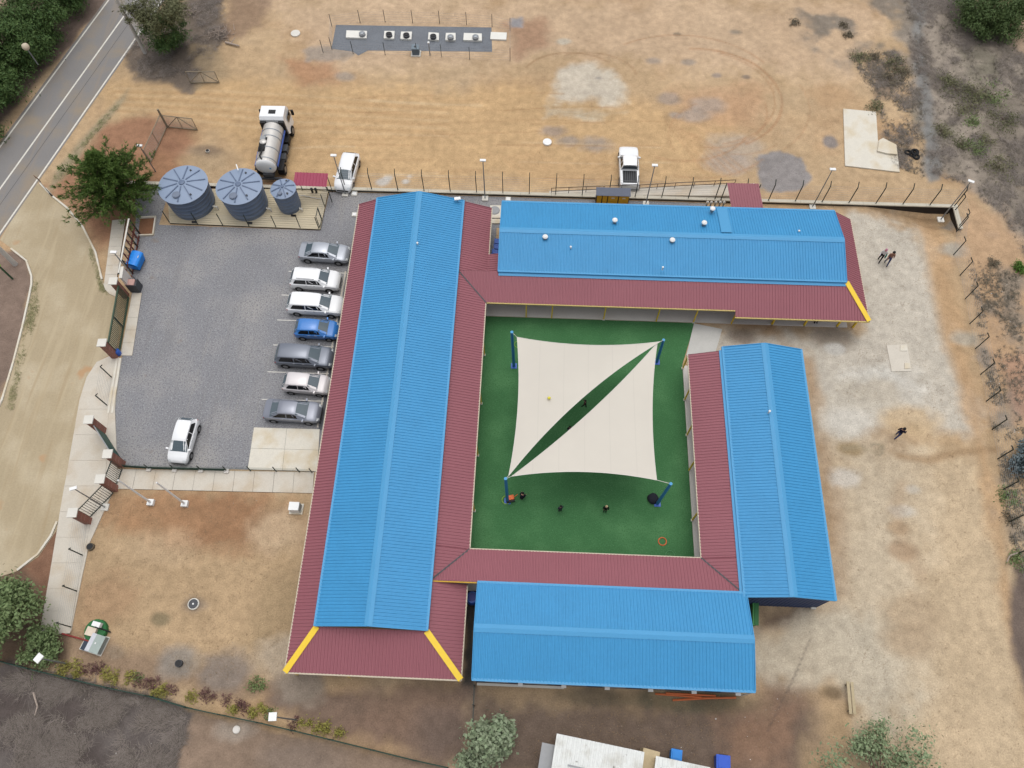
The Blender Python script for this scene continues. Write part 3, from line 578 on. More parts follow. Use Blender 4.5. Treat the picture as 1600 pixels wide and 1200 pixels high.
for (a, b_) in (((-16.03, -22.85), (-16.03, 17)), ((-16.03, -22.85), (-3.97, -22.85)), ((-3.97, -22.85), (-3.97, -16.5)), ((-3.97, -13.8), (-3.97, 7.0)), ((-3.97, 12.0), (-3.97, 17))):
    MB().bar((*a, ZO - .06), (*b_, ZO - .06), .1, .13).build('gutter', cream, MAIN)
MB().bar((-16, 17.0, ZO), (-14.05, 17.0, ZI), .05, .12).build('verge_trim', red_roof, MAIN); MB().bar((-4, 17.0, ZO), (-6.5, 17.0, ZI), .05, .12).build('verge_trim', red_roof, MAIN)
MB().bar((-6.5, 9.72, ZI - .03), (-4., 9.72, ZI - .03), .04, .1).build('flashing', red_roof, MAIN)
MB().b2(-6.3, -3.2, 9.69, 9.73, ZO, ZI - .1).build('gap_board', red_roof, MAIN)
for x in (-15.8, -12.1, -4.25): column(MAIN, x, -22.72, ZO - .1, s=.12)
for y in (-17.5,): column(MAIN, -4.1, y, ZO - .1, s=.1)
for py in (555, 631, 712, 799):
    q = G(752, py); column(MAIN, -3.98, q.y, ZO - .1, s=.09, foot=True)
for y in np.arange(-18, 16, 4.2): column(MAIN, -15.7, y, ZO - .1, s=.1)
for y in np.arange(-17.5, 6, 3.3): window_set(MAIN, -6.6, y, 1.8, 1., 2.2, 'e'); window_set(MAIN, -14, y, 1.8, 1., 2.2, 'w')
vent(MAIN, 652, 379, 4.9, False)
p = G(715, 312, 4.1); fl = MB().box((p.x, p.y, p.z + .15), (.55, .3, .1), rad(10)).build('flood_light', white, MAIN); MB().cyl((p.x, p.y, p.z - .4), (p.x, p.y, p.z + .1), .03, n=6).build('bracket', galv, fl)

# --- north wing
NORTH = thing('school_building', (11.5, 13.3, 0), 'upper east-west school wing with roof vents and red verandah facing the court', 'building', 'wings of the blue and red roofed school')
walls(NORTH, -2.9, 26.1, 9.75, 16.85, 3.5, 4.3, 'x', beige_wall)
gable_roof(NORTH, -3.05, 26.25, 9.62, 17.0, 3.58, 4.42, 'x', blue_roof)
e1, M1 = plane_vec(0, 7.1, ZO, 0, 9.68, ZI); sl_ = (ZI - ZO) / (9.68 - 7.1)
extra = 6.55; Lx = M1 * (7.1 - extra) / (9.68 - 7.1)
corr('canopy_roof', NORTH, (0, 7.1, ZO), (1, 0, 0), e1, [(-6.5, M1), (-4.0, 0), (17.0, 0), (17.002, -Lx), (28.1, -Lx)], [(-6.5, M1), (26.3, M1), (28.1, -Lx)], red_roof)
zE = ZO - (7.1 - extra) * sl_
e2, M2 = plane_vec(28.1, 0, zE, 26.3, 0, ZI)
corr('canopy_roof', NORTH, (28.1, 0, zE), (0, 1, 0), e2, [(extra, 0), (17.1, 0)], [(extra, 0), (9.68, M2), (17.1, M2)], red_roof)
MB().bar((26.3, 9.68, ZI + .05), (28.1, extra, zE + .05), .42, .03).build('hip_cap', yellow, NORTH)
MB().bar((-6.45, 9.65, ZI + .03), (-3.97, 7.07, ZO + .03), .1, .03).build('valley_flashing', dkgrey, NORTH)
for a, b_, z in (((-3.9, 7.06), (17, 7.06), ZO), ((17, 6.5), (28.15, 6.5), zE), ((28.14, 6.5), (28.14, 17.1), zE)): MB().bar((*a, z - .06), (*b_, z - .06), .09, .11).build('gutter', cream if b_[0] == 28.14 else mat('pale_yellow', S(214, 190, 120), .6, .08), NORTH)
MB().add([(-3.0, 9.6, 3.47), (26.2, 9.6, 3.47), (26.2, 9.3, 3.37), (-3.0, 9.3, 3.37)], [(3, 2, 1, 0)]).build('apron_flashing', blue_trim, NORTH)
for i, (px, py) in enumerate([(822, 494), (862, 495), (943, 501), (1025, 499), (1083, 505), (1142, 503)]):
    q = G(px, py); column(NORTH, q.x, 7.3, ZO - .1, s=.1, foot=i in (2, 4))
for px in (1206, 1256, 1307, 1332): q = G(px, 510); column(NORTH, q.x, 7.35, zE - .05 + .2, s=.14)
for x in np.arange(-1, 25, 3.6): window_set(NORTH, x, 9.75, 1.7, 1., 2.2, 's')
for px, py in ((852, 369), (961, 343), (1051, 374), (1101, 347), (1114, 325)): vent(NORTH, px, py, 4.6 if py > 345 or px == 961 else 4.4)
for px, py in ((892, 385), (1036, 417), (1197, 373), (1249, 360)): vent(NORTH, px, py, 4.4, False)
MB().add([(15.9, 13.7, 4.44), (16.8, 13.7, 4.44), (16.8, 16.9, 3.70), (15.9, 16.9, 3.70)], [(0, 1, 2, 3)]).build('flashing', blue_trim, NORTH)
# --- east wing
EAST = thing('school_building', (18.5, -6.8, 0), 'short north-south school wing on the right with one red canopy and navy end wall', 'building', 'wings of the blue and red roofed school')
walls(EAST, 15.5, 21.5, -16.62, 2.9, 3.5, 4.25, 'y', navy)
gable_roof(EAST, 15.38, 21.65, -16.72, 3.0, 3.58, 4.4, 'y', blue_roof)
e3, M3 = plane_vec(12.8, 0, ZO, 15.3, 0, ZI)
corr('canopy_roof', EAST, (12.8, 0, ZO), (0, 1, 0), e3, [(-16.4, M3), (-13.9, 0), (2.75, 0)], [(-16.4, M3), (2.75, M3)], red_roof)
MB().add([(15.36, -16.3, 3.53), (15.36, 2.75, 3.53), (15.1, 2.75, 3.46), (15.1, -16.3, 3.46)], [(0, 1, 2, 3)]).build('apron_flashing', blue_trim, EAST)
MB().bar((12.77, -13.85, ZO - .05), (12.77, 2.75, ZO - .05), .08, .11).build('gutter', cream, EAST)
MB().bar((12.78, -13.88, ZO + .03), (15.25, -16.35, ZI + .03), .1, .03).build('valley_flashing', dkgrey, EAST)
for i, (px, py) in enumerate([(1066, 576), (1070, 625), (1069, 680), (1076, 735), (1079, 813)]): q = G(px, py); column(EAST, 12.86, q.y, ZO - .1, s=.1, foot=i != 3)
v = G(1203, 642, 4.6); vent(EAST, 1203, 642, 4.75, False)
g_ = MB()
for x in np.arange(15.7, 21.5, .3): g_.b2(x, x + .05, -16.65, -16.6, 0, 3.4 + .75 * (1 - abs(x - 18.5) / 3.05))
g_.build('cladding_rib', navy, EAST)
q = G(1277, 950); MB().box((21.2, -16.72, .4), (.35, .12, .25)).build('wall_lamp', offwhite, EAST)
# --- south wing
SOUTH = thing('school_building', (6.2, -19.6, 0), 'east-west school wing at the bottom with plain blue roof and dark navy south wall', 'building', 'wings of the blue and red roofed school')
walls(SOUTH, -3.1, 15.4, -22.72, -16.5, 3.5, 4.25, 'x', navy)
gable_roof(SOUTH, -3.2, 15.55, -22.82, -16.42, 3.55, 4.38, 'x', blue_roof)
e4, M4 = plane_vec(0, -13.9, ZO, 0, -16.4, ZI)
corr('canopy_roof', SOUTH, (0, -13.9, ZO), (1, 0, 0), e4, [(-6.5, M4), (-4., 0), (12.8, 0), (15.3, M4)], [(-6.5, M4), (15.3, M4)], red_roof)
MB().bar((-6.4, -16.3, ZI + .03), (-4, -13.9, ZO + .03), .1, .03).build('valley_flashing', dkgrey, SOUTH)
MB().bar((-3.97, -13.86, ZO - .05), (12.77, -13.86, ZO - .05), .08, .11).build('gutter', cream, SOUTH)
MB().bar((-6.4, -16.45, ZI - .06), (-3.2, -16.45, ZI - .06), .08, .1).build('beam', ochre, SOUTH)
for x in (0, 3.5, 7, 10.5): column(SOUTH, x, -14.1, ZO - .1, s=.1)
for px, py in ((813, 1071), (881, 1074), (949, 1077), (1017, 1080), (1085, 1083), (1154, 1087)):
    p = G(px, py, 1.); MB().box((p.x, -22.82, .9), (.34, .2, .16)).build('wall_lamp', white, SOUTH)
MB().b2(-3, 3.1, -22.95, -22.78, .35, .42).build('sill', offwhite, SOUTH)
for x in np.arange(-1.6, 15, 2.7): window_set(SOUTH, x, -22.72, 1.6, 1.3, 2.3, 's')
MB().cyl((15.5, -22.85, .2), (15.5, -22.85, 3.4), .05, n=8).build('downpipe', offwhite, SOUTH)

# --- old white-roofed sheds at the bottom
oldroof = mat('weathered_white_sheet', S(232, 234, 230), .6, .08, 1.2, 9, .3, c2=S(205, 204, 196))
flatvary(oldroof, speckle(1.4, S(150, 148, 140), .66))
def old_shed(px, wdt, label, zl, zh, dep):
    a, b_ = G(*px[0], zh), G(*px[1], zh); t = (b_ - a).normalized(); nn = Vector((t.y, -t.x, 0)); L = (b_ - a).length
    th = thing('old_shed', ((a + b_) / 2).xy.to_3d() + nn * dep / 2, label, 'shed')
    dv = nn * dep + Vector((0, 0, zl - zh)); corr('roof_sheet', th, a, t, dv, [(0, 0), (L, 0)], [(0, dv.length), (L, dv.length)], oldroof, .3, .03)
    P = [a + nn * .1 + t * .1, b_ + nn * .1 - t * .1, b_ + nn * (dep - .1) - t * .1, a + nn * (dep - .1) + t * .1]
    MB().prism([q.xy for q in P], 0, zl - .1).build('wall', beige_wall, th); return th, a, t, nn
s1, a, t, nn = old_shed([(870, 1146), (1007, 1175)], 0, 'old shed with streaky white sheet roof at the bottom edge, larger of two', 2.3, 2.7, 6.5)
MB().bar(a + t * 1. + nn * 1.7 + Vector((0, 0, -.02)), a + t * 4. + nn * 1.75 + Vector((0, 0, -.02)), .1, .07).build('roof_batten', grey, s1)
q0 = a + nn * 1.2 - t * .5; MB().box((q0.x, q0.y - .8, 1.9), (.9, 2.6, .06), math.atan2(t.y, t.x)).build('lean_to_roof', grey, s1)
s2, *_ = old_shed([(1025, 1181), (1110, 1199)], 0, 'small white sheet-roofed shed at the bottom edge beside a blue bin', 2.3, 2.6, 5)
q = G(1015, 1192, 1.5); tag(MB().box((q.x, q.y, .8), (1.1, 1.6, 1.6), rad(-12)).build('timber_lean_to', mat('raw_timber', S(205, 186, 150), .8, .15, 4, 30)), 'tan timber lean-to between the two white-roofed sheds', 'shed')

# ------------------------------------------------------------------ vehicles
def vehicle(name, label, L, Wd, H, st, paint_m, wins, wb=(.18, .8), wr=.32, group='cars parked around the school', rails=False, belt=None):
    """st: stations (t, width factor, belt z, top z, roof edge factor, cabin base factor)"""
    th = thing(name, (0, 0, 0), label, 'truck' if 'pickup' in name else 'car', group); hw = Wd / 2
    def prof(t):
        T = [s[0] for s in st]; wf, zb, zt, yr, yb = [float(np.interp(t, T, [s[k] for s in st])) for k in range(1, 6)]
        y = hw * wf
        return [(y * .9, .24), (y, .45), (y * 1.0, zb - .14), (y * .965, zb), (y * yb, zb + min(.02, zt - zb)), (y * yr, zt - min(.05, (zt - zb) * .3)), (y * yr * .78, zt), (0, zt + .015)]
    ts = sorted(set([s[0] for s in st])); V_, F_ = [], []
    for t in ts:
        P = prof(t); x = (t - .5) * L
        row = [(x, -y, z) for y, z in P] + [(x, y, z) for y, z in P[-2::-1]]
        V_ += row
    k = 15
    for i in range(len(ts) - 1):
        for j in range(k - 1): F_.append((i * k + j, i * k + j + 1, (i + 1) * k + j + 1, (i + 1) * k + j))
        F_.append((i * k + k - 1, i * k, (i + 1) * k, (i + 1) * k + k - 1))
    F_.append(tuple(range(k))); F_.append(tuple((len(ts) - 1) * k + j for j in range(k))[::-1])
    F_ = [tuple(f[::-1]) for f in F_]
    mb = MB().add(V_, F_); body = mb.build('body', paint_m, th, smooth=35)
    def surf(t, u, sg, off=.008):
        def pt(t, u):
            P = prof(t); i = min(int(u), 6); f = u - i; y = P[i][0] * (1 - f) + P[i + 1][0] * f; z = P[i][1] * (1 - f) + P[i + 1][1] * f
            return Vector(((t - .5) * L, -sg * y, z))
        p = pt(t, u); du = pt(t, min(u + .02, 7)) - pt(t, max(u - .02, 0)); dt = pt(min(t + .01, 1), u) - pt(max(t - .01, 0), u)
        nn = dt.cross(du)
        if nn.length > 1e-9: nn.normalize()
        if nn.dot(Vector((0, -sg * p.y * sg * -1 if False else p.y, p.z - .6))) < 0: nn = -nn
        return p + nn * off
    def patch(nm, tl, ulo, uhi, sides, m, nu=3, off=.008):
        o = MB()
        for sg in sides:
            g = [[surf(t, ulo(t) + (uhi(t) - ulo(t)) * j / nu, sg, off) for j in range(nu + 1)] for t in tl]; vs_ = [p for r in g for p in r]
            o.add(vs_, [(i * (nu + 1) + j, i * (nu + 1) + j + 1, (i + 1) * (nu + 1) + j + 1, (i + 1) * (nu + 1) + j) if sg > 0 else (i * (nu + 1) + j, (i + 1) * (nu + 1) + j, (i + 1) * (nu + 1) + j + 1, i * (nu + 1) + j + 1) for i in range(len(tl) - 1) for j in range(nu)])
        return o.build(nm, m, th)
    ws = wins['front']; patch('windscreen', np.linspace(ws[0], ws[1], 4), lambda t: 4.35 + .65 * (ws[1] - t) / (ws[1] - ws[0]), lambda t: 7, (1, -1), glass, 3)
    rs = wins['rear']; patch('rear_window', np.linspace(rs[0], rs[1], 4), lambda t: 4.4 + .65 * (t - rs[0]) / (rs[1] - rs[0]), lambda t: 7, (1, -1), glass, 3)
    a0, a1, a2, a3 = wins['side']
    for sg in (1, -1):
        mid = (a1 + a2) / 2
        def hi(t): return float(np.interp(t, [a0, a1, a2, a3], [4.3, 4.85, 4.85, 4.25]))
        for q0, q1 in ((a0, mid - .008), (mid + .008, a3)):
            patch('side_window', sorted({q0, q1} | {t for t in (a1, a2) if q0 < t < q1} | {q0 + (q1 - q0) * f for f in (.25, .5, .75)}), lambda t: 4.12, hi, (sg,), glassd, 2)
    for sg in (1, -1):
        patch('headlight', [.955, .975, .992], lambda t: 3.2, lambda t: 5.3, (sg,), lens, 2); patch('tail_light', [.008, .02, .04], lambda t: 2.1, lambda t: 3.4, (sg,), redl, 2)
        for f in wb:
            x = (f - .5) * L; y = sg * (hw - .1); wl = MB().cyl((x, y - sg * .1, wr), (x, y + sg * .115, wr), wr, n=18).build('wheel', rubber, th, smooth=40)
            MB().cyl((x, y + sg * .1, wr), (x, y + sg * .125, wr), wr * .66, wr * .6, n=14).build('rim', rim, wl); MB().cyl((x, y + sg * .06, wr + .02), (x, y + sg * .106, wr + .02), wr * 1.16, n=18).build('wheel_arch', black, th)
        tm = wins['front'][1] - .05; p = surf(tm, 4, sg); MB().box((p.x, p.y - sg * .1, p.z + .06), (.12, .22, .13), sg * rad(-12)).build('mirror', paint_m, th)
        for tt in wins.get('handles', (.36, .52)): p = surf(tt, 2.7, sg); MB().box((p.x, p.y, p.z), (.2, .04, .035)).build('door_handle', grey, th)
    MB().box((L / 2 - .04, 0, .42), (.09, Wd * .62, .2)).build('grille', black, th)
    if rails:
        for sg in (1, -1): MB().bar((-.32 * L, sg * hw * .66, H + .05), (.04 * L, sg * hw * .66, H + .05), .04).build('roof_rail', grey, th)
    return th, surf
def sedan(H): return [(0, .78, .74, .80, .70, .9), (.015, .9, .86, .93, .72, .92), (.07, .97, .92, 1.0, .74, .92), (.13, 1, .93, 1.03, .74, .9), (.29, 1, .93, H - .05, .64, .9), (.38, 1, .93, H, .64, .9), (.53, 1, .93, H, .64, .9), (.595, 1, .93, H - .06, .63, .9), (.79, 1, .9, .97, .76, .93), (.88, .985, .82, .9, .74, .92), (.95, .92, .74, .80, .72, .92), (.985, .82, .64, .68, .7, .92), (1, .7, .55, .58, .7, .92)]
def suv(H): return [(0, .84, .86, .95, .72, .9), (.012, .93, .98, 1.12, .74, .92), (.04, .97, 1.0, 1.25, .74, .92), (.09, 1, 1.0, H - .08, .68, .92), (.16, 1, 1.0, H - .02, .7, .92), (.35, 1, 1.0, H, .71, .92), (.56, 1, 1.0, H - .03, .68, .92), (.61, 1, 1.0, H - .1, .66, .92), (.79, 1, .98, 1.07, .78, .94), (.88, .985, .92, 1.0, .76, .93), (.955, .92, .82, .9, .74, .93), (.987, .84, .7, .76, .72, .93), (1, .74, .58, .62, .7, .93)]
def hatch(H): return [(0, .82, .8, .9, .7, .9), (.014, .92, .92, 1.05, .72, .92), (.05, .97, .95, 1.2, .72, .92), (.12, 1, .95, H - .06, .66, .92), (.2, 1, .95, H - .01, .68, .92), (.38, 1, .95, H, .68, .92), (.53, 1, .95, H - .03, .66, .92), (.575, 1, .95, H - .1, .65, .92), (.79, 1, .92, .99, .76, .94), (.88, .98, .85, .92, .74, .93), (.955, .9, .76, .82, .72, .93), (.987, .82, .64, .7, .7, .93), (1, .72, .55, .58, .7, .93)]
W_SED = dict(front=(.605, .785), rear=(.14, .285), side=(.2, .31, .57, .74))
W_SUV = dict(front=(.62, .785), rear=(.018, .085), side=(.1, .15, .58, .74))
W_HAT = dict(front=(.585, .785), rear=(.02, .112), side=(.12, .19, .555, .73))
def paintm(nm, c, metal=.0): return mat('car_paint_' + nm, c, .28, .03, 2, 30, .5, metal, coat=.4)
wp, sp, gp, dp = paintm('white', S(246, 247, 248)), paintm('silver', S(176, 181, 190), .35), paintm('graphite', S(138, 142, 154), .35), paintm('charcoal', S(118, 124, 136), .35)
bp_, cp_ = paintm('blue', S(56, 128, 206), .05), paintm('champagne', S(222, 216, 216), .15)
def place(o, px, py, h, hd):
    p = G(px, py, h); o.location = (p.x, p.y, 0); o.rotation_euler = (0, 0, rad(hd))
lot = 'cars parked in a row beside the main roof'
c, _ = vehicle('silver_sedan', 'light silver saloon, topmost car of the row beside the red eaves', 4.55, 1.78, 1.46, sedan(1.46), sp, W_SED, group=lot); place(c, 507, 394, .7, -3)
c, _ = vehicle('white_suv', 'white crossover with roof rails between the silver saloon and another white car', 4.35, 1.84, 1.6, suv(1.6), wp, W_SUV, group=lot, rails=True); place(c, 493, 436, .75, -2)
c, _ = vehicle('white_estate', 'long white estate car parked just above the small blue hatchback', 4.85, 1.86, 1.62, suv(1.62), wp, W_SUV, group=lot); place(c, 493, 475, .75, -2)
c, _ = vehicle('blue_hatchback', 'small bright blue hatchback, the only blue car', 3.7, 1.66, 1.5, hatch(1.5), bp_, W_HAT, group=lot, wr=.29); place(c, 495, 514, .7, -1)
c, _ = vehicle('grey_suv', 'dark grey estate with long roof parked below the blue hatchback', 4.85, 1.88, 1.66, suv(1.66), dp, W_SUV, group=lot, wr=.35); place(c, 476, 556, .75, -2)
c, _ = vehicle('champagne_hatchback', 'pale pinkish silver hatchback between the dark grey estate and graphite saloon', 3.85, 1.7, 1.52, hatch(1.52), cp_, W_HAT, group=lot, wr=.3); place(c, 479, 599, .7, -3)
c, _ = vehicle('graphite_sedan', 'graphite saloon, bottom car of the row beside the concrete pad', 4.65, 1.8, 1.46, sedan(1.46), gp, W_SED, group=lot); place(c, 457, 642, .7, -2)
c, _ = vehicle('white_hatchback', 'white hatchback alone in the gravel lot facing the walkway', 3.75, 1.7, 1.55, hatch(1.55), wp, W_HAT, wr=.3); place(c, 286, 688, .7, -93)
c, _ = vehicle('white_hatchback', 'white car parked outside the north fence facing the red pump shelter', 4.3, 1.76, 1.5, hatch(1.5), wp, W_HAT, wr=.31); place(c, 542, 268, .7, -95)
# pickup
PK = [(0, .88, .95, 1.0, .78, .93), (.012, .96, 1.02, 1.06, .8, .94), (.36, 1, 1.04, 1.08, .8, .94), (.375, 1, 1.04, 1.7, .66, .92), (.42, 1, 1.04, 1.76, .68, .92), (.54, 1, 1.04, 1.78, .69, .92), (.62, 1, 1.04, 1.7, .67, .92), (.72, 1, 1.03, 1.14, .8, .93), (.87, .99, .98, 1.08, .8, .93), (.96, .94, .86, .95, .78, .93), (.987, .86, .72, .8, .74, .93), (1, .76, .58, .64, .72, .93)]
c, _ = vehicle('white_pickup', 'white double-cab pickup with empty black bed backed against the fence', 5.3, 1.88, 1.78, PK, wp, dict(front=(.63, .715), rear=(.364, .373), side=(.39, .41, .6, .68), handles=(.46, .56)), wb=(.2, .81), wr=.38)
bed = MB().b2(-2.42, -.82, -.68, .68, 1.095, 1.1)
bed.build('bed_liner', black, c); r = MB()
for i in range(7): r.b2(-2.4, -.85, -.6 + i * .19, -.53 + i * .19, 1.1, 1.12)
r.build('bed_rib', dkgrey, c)
for a, b_ in (((-2.46, -.74, 1.12), (-.8, -.74, 1.12)), ((-2.46, .74, 1.12), (-.8, .74, 1.12))): MB().bar(a, b_, .13, .1).build('bed_rail', wp, c)
MB().b2(-2.56, -2.44, -.76, .76, 1.02, 1.17).build('tailgate', wp, c); MB().b2(-2.72, -2.6, -.84, .84, .45, .62).build('bumper', grey, c); MB().bar((-.8, -.7, 1.6), (-.8, .7, 1.6), .06).build('roll_bar', black, c)
place(c, 983, 259, .9, 90); c.scale = (.95, 1, 1)
# tanker truck
T = thing('tanker_truck', (0, 0, 0), 'white-cab tanker truck with ribbed steel tank, reversed up to the water tanks', 'truck')
ch = MB().b2(-3.2, 2.2, -.45, .45, .7, .95); ch.build('chassis', dkgrey, T)
cab_ = MB(); prf = [(2.0, 1.0), (2.0, 2.7), (2.2, 2.95), (3.55, 2.95), (3.85, 2.6), (3.95, 1.7), (3.98, .6), (2.6, .6)]
for sgn in (0,):
    n_ = len(prf); cab_.add([(x, -1.15 if z < 2.3 else -1.05, z) for x, z in prf] + [(x, 1.15 if z < 2.3 else 1.05, z) for x, z in prf], [tuple(range(n_)), tuple(range(n_, 2 * n_))[::-1]] + [(i, i + n_, (i + 1) % n_ + n_, (i + 1) % n_) for i in range(n_)])
cb = cab_.build('cab', wp, T); MB().b2(2.55, 3.0, -.3, .3, 2.95, 3.0).build('roof_hatch', black, cb)
MB().add([(3.905, -1.0, 2.55), (3.905, 1.0, 2.55), (3.985, 1.08, 1.72), (3.985, -1.08, 1.72)], [(0, 1, 2, 3)]).build('windscreen', glass, cb)
for sg in (-1, 1):
    MB().add([(2.75, sg * 1.16, 2.3), (3.7, sg * 1.16, 2.3), (3.82, sg * 1.17, 1.65), (2.75, sg * 1.17, 1.65)], [(0, 1, 2, 3)]).build('side_window', glassd, cb)
    MB().box((3.75, sg * 1.4, 2.0), (.16, .22, .55)).bar((3.72, sg * 1.1, 2.3), (3.75, sg * 1.4, 2.25), .05).build('mirror', black, T)
    MB().b2(1.75, 2.0, sg * .8 - .25, sg * .8 + .25, 1.0, 2.6).build('wind_deflector', black, T)
    for x, dw in ((2.9, .3), (-2.0, .55)):
        y = sg * (1.2 - dw / 2); wl = MB().cyl((x, y - dw / 2, .5), (x, y + dw / 2, .5), .5, n=20).build('wheel', rubber, T, smooth=40); MB().cyl((x, y + sg * dw / 2, .5), (x, y + sg * (dw / 2 + .02), .5), .28, n=14).build('rim', rim, wl)
    MB().b2(-2.65, -1.35, sg * .95 - .28, sg * .95 + .28, 1.05, 1.12).build('mudguard', black, T)
tk = MB().cyl((-2.9, 0, 1.85), (1.7, 0, 1.85), .88, n=28).build('tank', steel, T, smooth=50)
for x in (-2.6, -1.3, 0.1, .9): MB().cyl((x - .05, 0, 1.85), (x + .05, 0, 1.85), .9, n=28).build('tank_band', galv, tk, smooth=50)
ec = MB(); ec.lathe((0, 0, 0), [(.88, 0), (.84, .12), (.6, .24), (.2, .29)], 28); ec.v = [(-2.9 - z, y, 1.85 + x) for x, y, z in ec.v]; ec.f = [f[::-1] for f in ec.f]; ec.build('tank_end', white, tk, smooth=60)
MB().add([(-3.172, -.5, 1.95), (-3.172, .3, 1.95), (-3.172, .3, 1.75), (-3.172, -.5, 1.75)], [(0, 1, 2, 3)]).build('tank_badge', mat('sky_lettering', S(90, 165, 215), .5), tk)
MB().b2(-1.9, -.2, .02, .62, 2.68, 2.74).build('walkway', black, tk)
MB().lathe((-.8, .3, 2.7), [(.3, 0), (.3, .12), (.2, .2)], 16).build('manhole', steel, tk, smooth=40); MB().b2(-.6, -.1, .15, .6, 2.76, 2.84).build('hatch', grey, tk)
hz = MB()
for a, b_ in (((-1.4, .3, 2.95), (-1.9, .15, 2.9)), ((-1.9, .15, 2.9), (-2.5, .35, 2.75)), ((-2.5, .35, 2.75), (-2.9, .1, 2.7)), ((-1.4, .3, 2.95), (-1.6, .5, 2.9)), ((-1.6, .5, 2.9), (-2.1, .45, 2.9))): hz.cyl(a, b_, .07, n=8)
hz.build('hose', black, tk)
MB().bar((-2.8, -.98, 1.75), (1.6, -.98, 1.75), .05, .2).build('side_rail', deepblue, T); MB().bar((-2.8, .98, 1.75), (1.6, .98, 1.75), .05, .2).build('side_rail', deepblue, T)
for x0, x1 in ((.9, 1.8), (-.2, .6), (-1.2, -.5)): MB().b2(x0, x1, -1.2, -.6, .55, 1.05).build('locker', black if x0 > 0 else dkgrey, T)
MB().b2(-3.3, -3.15, -1.1, 1.1, .5, .7).build('bumper', dkgrey, T); MB().b2(-3.3, -2.7, -.4, .4, .9, 1.2).build('pump', dkgrey, T)
for sg in (-1, 1): MB().b2(3.97, 4.0, sg * .85 - .18, sg * .85 + .18, .8, 1.0).build('headlight', lens, T)
pt_, pb_ = G(425, 183, 2.2), G(415, 270, 1.2); dv = (pt_ - pb_).xy.normalized(); T.location = (-25.6, 24.55, 0); T.rotation_euler = (0, 0, rad(91)); T.scale = (1, 1.1, 1.06)

# ------------------------------------------------------------------ water tanks and their compound
pl = thing('tank_platform', (-27, 18.3, 0), 'cream boarded concrete platform carrying the three water tanks', 'platform')
P = [G(266, 350), G(501, 360), G(514, 297), G(262, 297)]; base = MB().prism([q.xy for q in P], 0, .14).build('base', dkconc, pl)
nb = 18; cb_ = mat('platform_board', S(214, 200, 170), .85, .06, 1, 10)
for i in range(nb):
    f0, f1 = i / nb, (i + 1) / nb - .006
    q = [P[0].lerp(P[3], f0), P[1].lerp(P[2], f0), P[1].lerp(P[2], f1), P[0].lerp(P[3], f1)]
    MB().prism([s.xy for s in q], .14, .17 + random.uniform(-.004, .004)).build('board', cb_, pl)
def water_tank(loc, r, h, label, nr=10):
    th = thing('water_tank', loc, label, 'water tank', 'blue-grey plastic water tanks'); 
    rb = r * .9; prof = [(rb * .985, 0)]; nb = 5
    for i in range(nb):
        z = h * (i + .9) / nb; e = rb + (r * .97 - rb) * z / h; prof += [(e * .985, z - .1), (e, z - .07), (e, z - .03), (e * .985, z)]
    body = MB().lathe((0, 0, 0), prof + [(r * .985, h), (r, h + .06)], 40).build('body', tank_blue, th, world=False, smooth=50)
    rf = MB().lathe((0, 0, 0), [(r, h + .05), (r * 1.02, h + .1), (r * .96, h + .14), (r * .5, h + .3), (.05, h + .42)], 40).build('roof', mat('tank_top', S(142, 158, 182), .5, .05, 1, 12, .4), th, world=False, smooth=60)
    for k in range(nr):
        a = 2 * math.pi * (k + .5) / nr; c, s = math.cos(a), math.sin(a)
        MB().bar((c * r * .2, s * r * .2, h + .40), (c * r * .92, s * r * .92, h + .19), .1, .07).build('roof_rib', tank_dark, th, world=False)
    MB().lathe((0, 0, 0), [(r * .13, h + .4), (r * .13, h + .47), (r * .06, h + .5)], 16).build('hub', tank_dark, th, world=False)
    a = rad(-100); MB().lathe((r * .62 * math.cos(a), r * .62 * math.sin(a), h + .22), [(.36 * min(r / 2, 1), 0), (.36 * min(r / 2, 1), .14), (.3 * min(r / 2, 1), .18)], 20).build('manhole_lid', mat('lid_grey', S(120, 130, 148), .6), th, world=False)
    for aa in (rad(75), rad(-50)): MB().lathe((r * .72 * math.cos(aa), r * .72 * math.sin(aa), h + .2), [(.09, 0), (.09, .12), (.03, .14)], 10).build('cap', dkgrey, th, world=False)
    MB().cyl((r * .9, -.5, .35), (r * 1.12, -.6, .35), .08, n=8).cyl((r * 1.1, -.6, .35), (r * 1.1, -.6, .05), .07, n=8).build('outlet_pipe', offwhite, th, world=False); MB().b2(.3, .75, -r * 1.0 - .06, -r * .95, .0, .16).build('name_plate', black, th, world=False)
    return th
water_tank((-32.35, 18.45, .17), 2.22, 2.6, 'large blue-grey water tank, left one beside the pine tree'); water_tank((-27.15, 18.4, .17), 2.08, 2.65, 'large blue-grey water tank, middle one with a white strip of litter on its lid')
water_tank((-23.2, 18.5, .17), 1.16, 2.35, 'small narrow blue-grey water tank beside the red pump shelter', 8)
q = G(371, 262, 3.3); tag(MB().box((q.x, q.y, 3.36), (.09, .75, .04), rad(25)).build('white_strip', white), 'white plastic strip lying on the lid of the middle tank', 'strip')
ps = thing('pump_shelter', (*G(485, 300).xy, 0), 'small red sheet-roofed pump shelter at the corner of the tank platform', 'shelter')
a, b_, c, d = G(458, 290, 2.3), G(510, 292, 2.3), G(509, 271, 2.7), G(461, 269, 2.7); t = (b_ - a); corr('roof_sheet', ps, a, t, d - a, [(0, 0), (t.length, 0)], [(0, (d - a).length), (t.length, (d - a).length)], mat('red_sheet', S(168, 70, 96), .5, .05), .3, .04)
for q in (a, b_, c, d): MB().cyl((q.x * 1 + .05, q.y, .1), (q.x + .05, q.y, q.z - .03), .04, n=6).build('post', green_blk, ps)
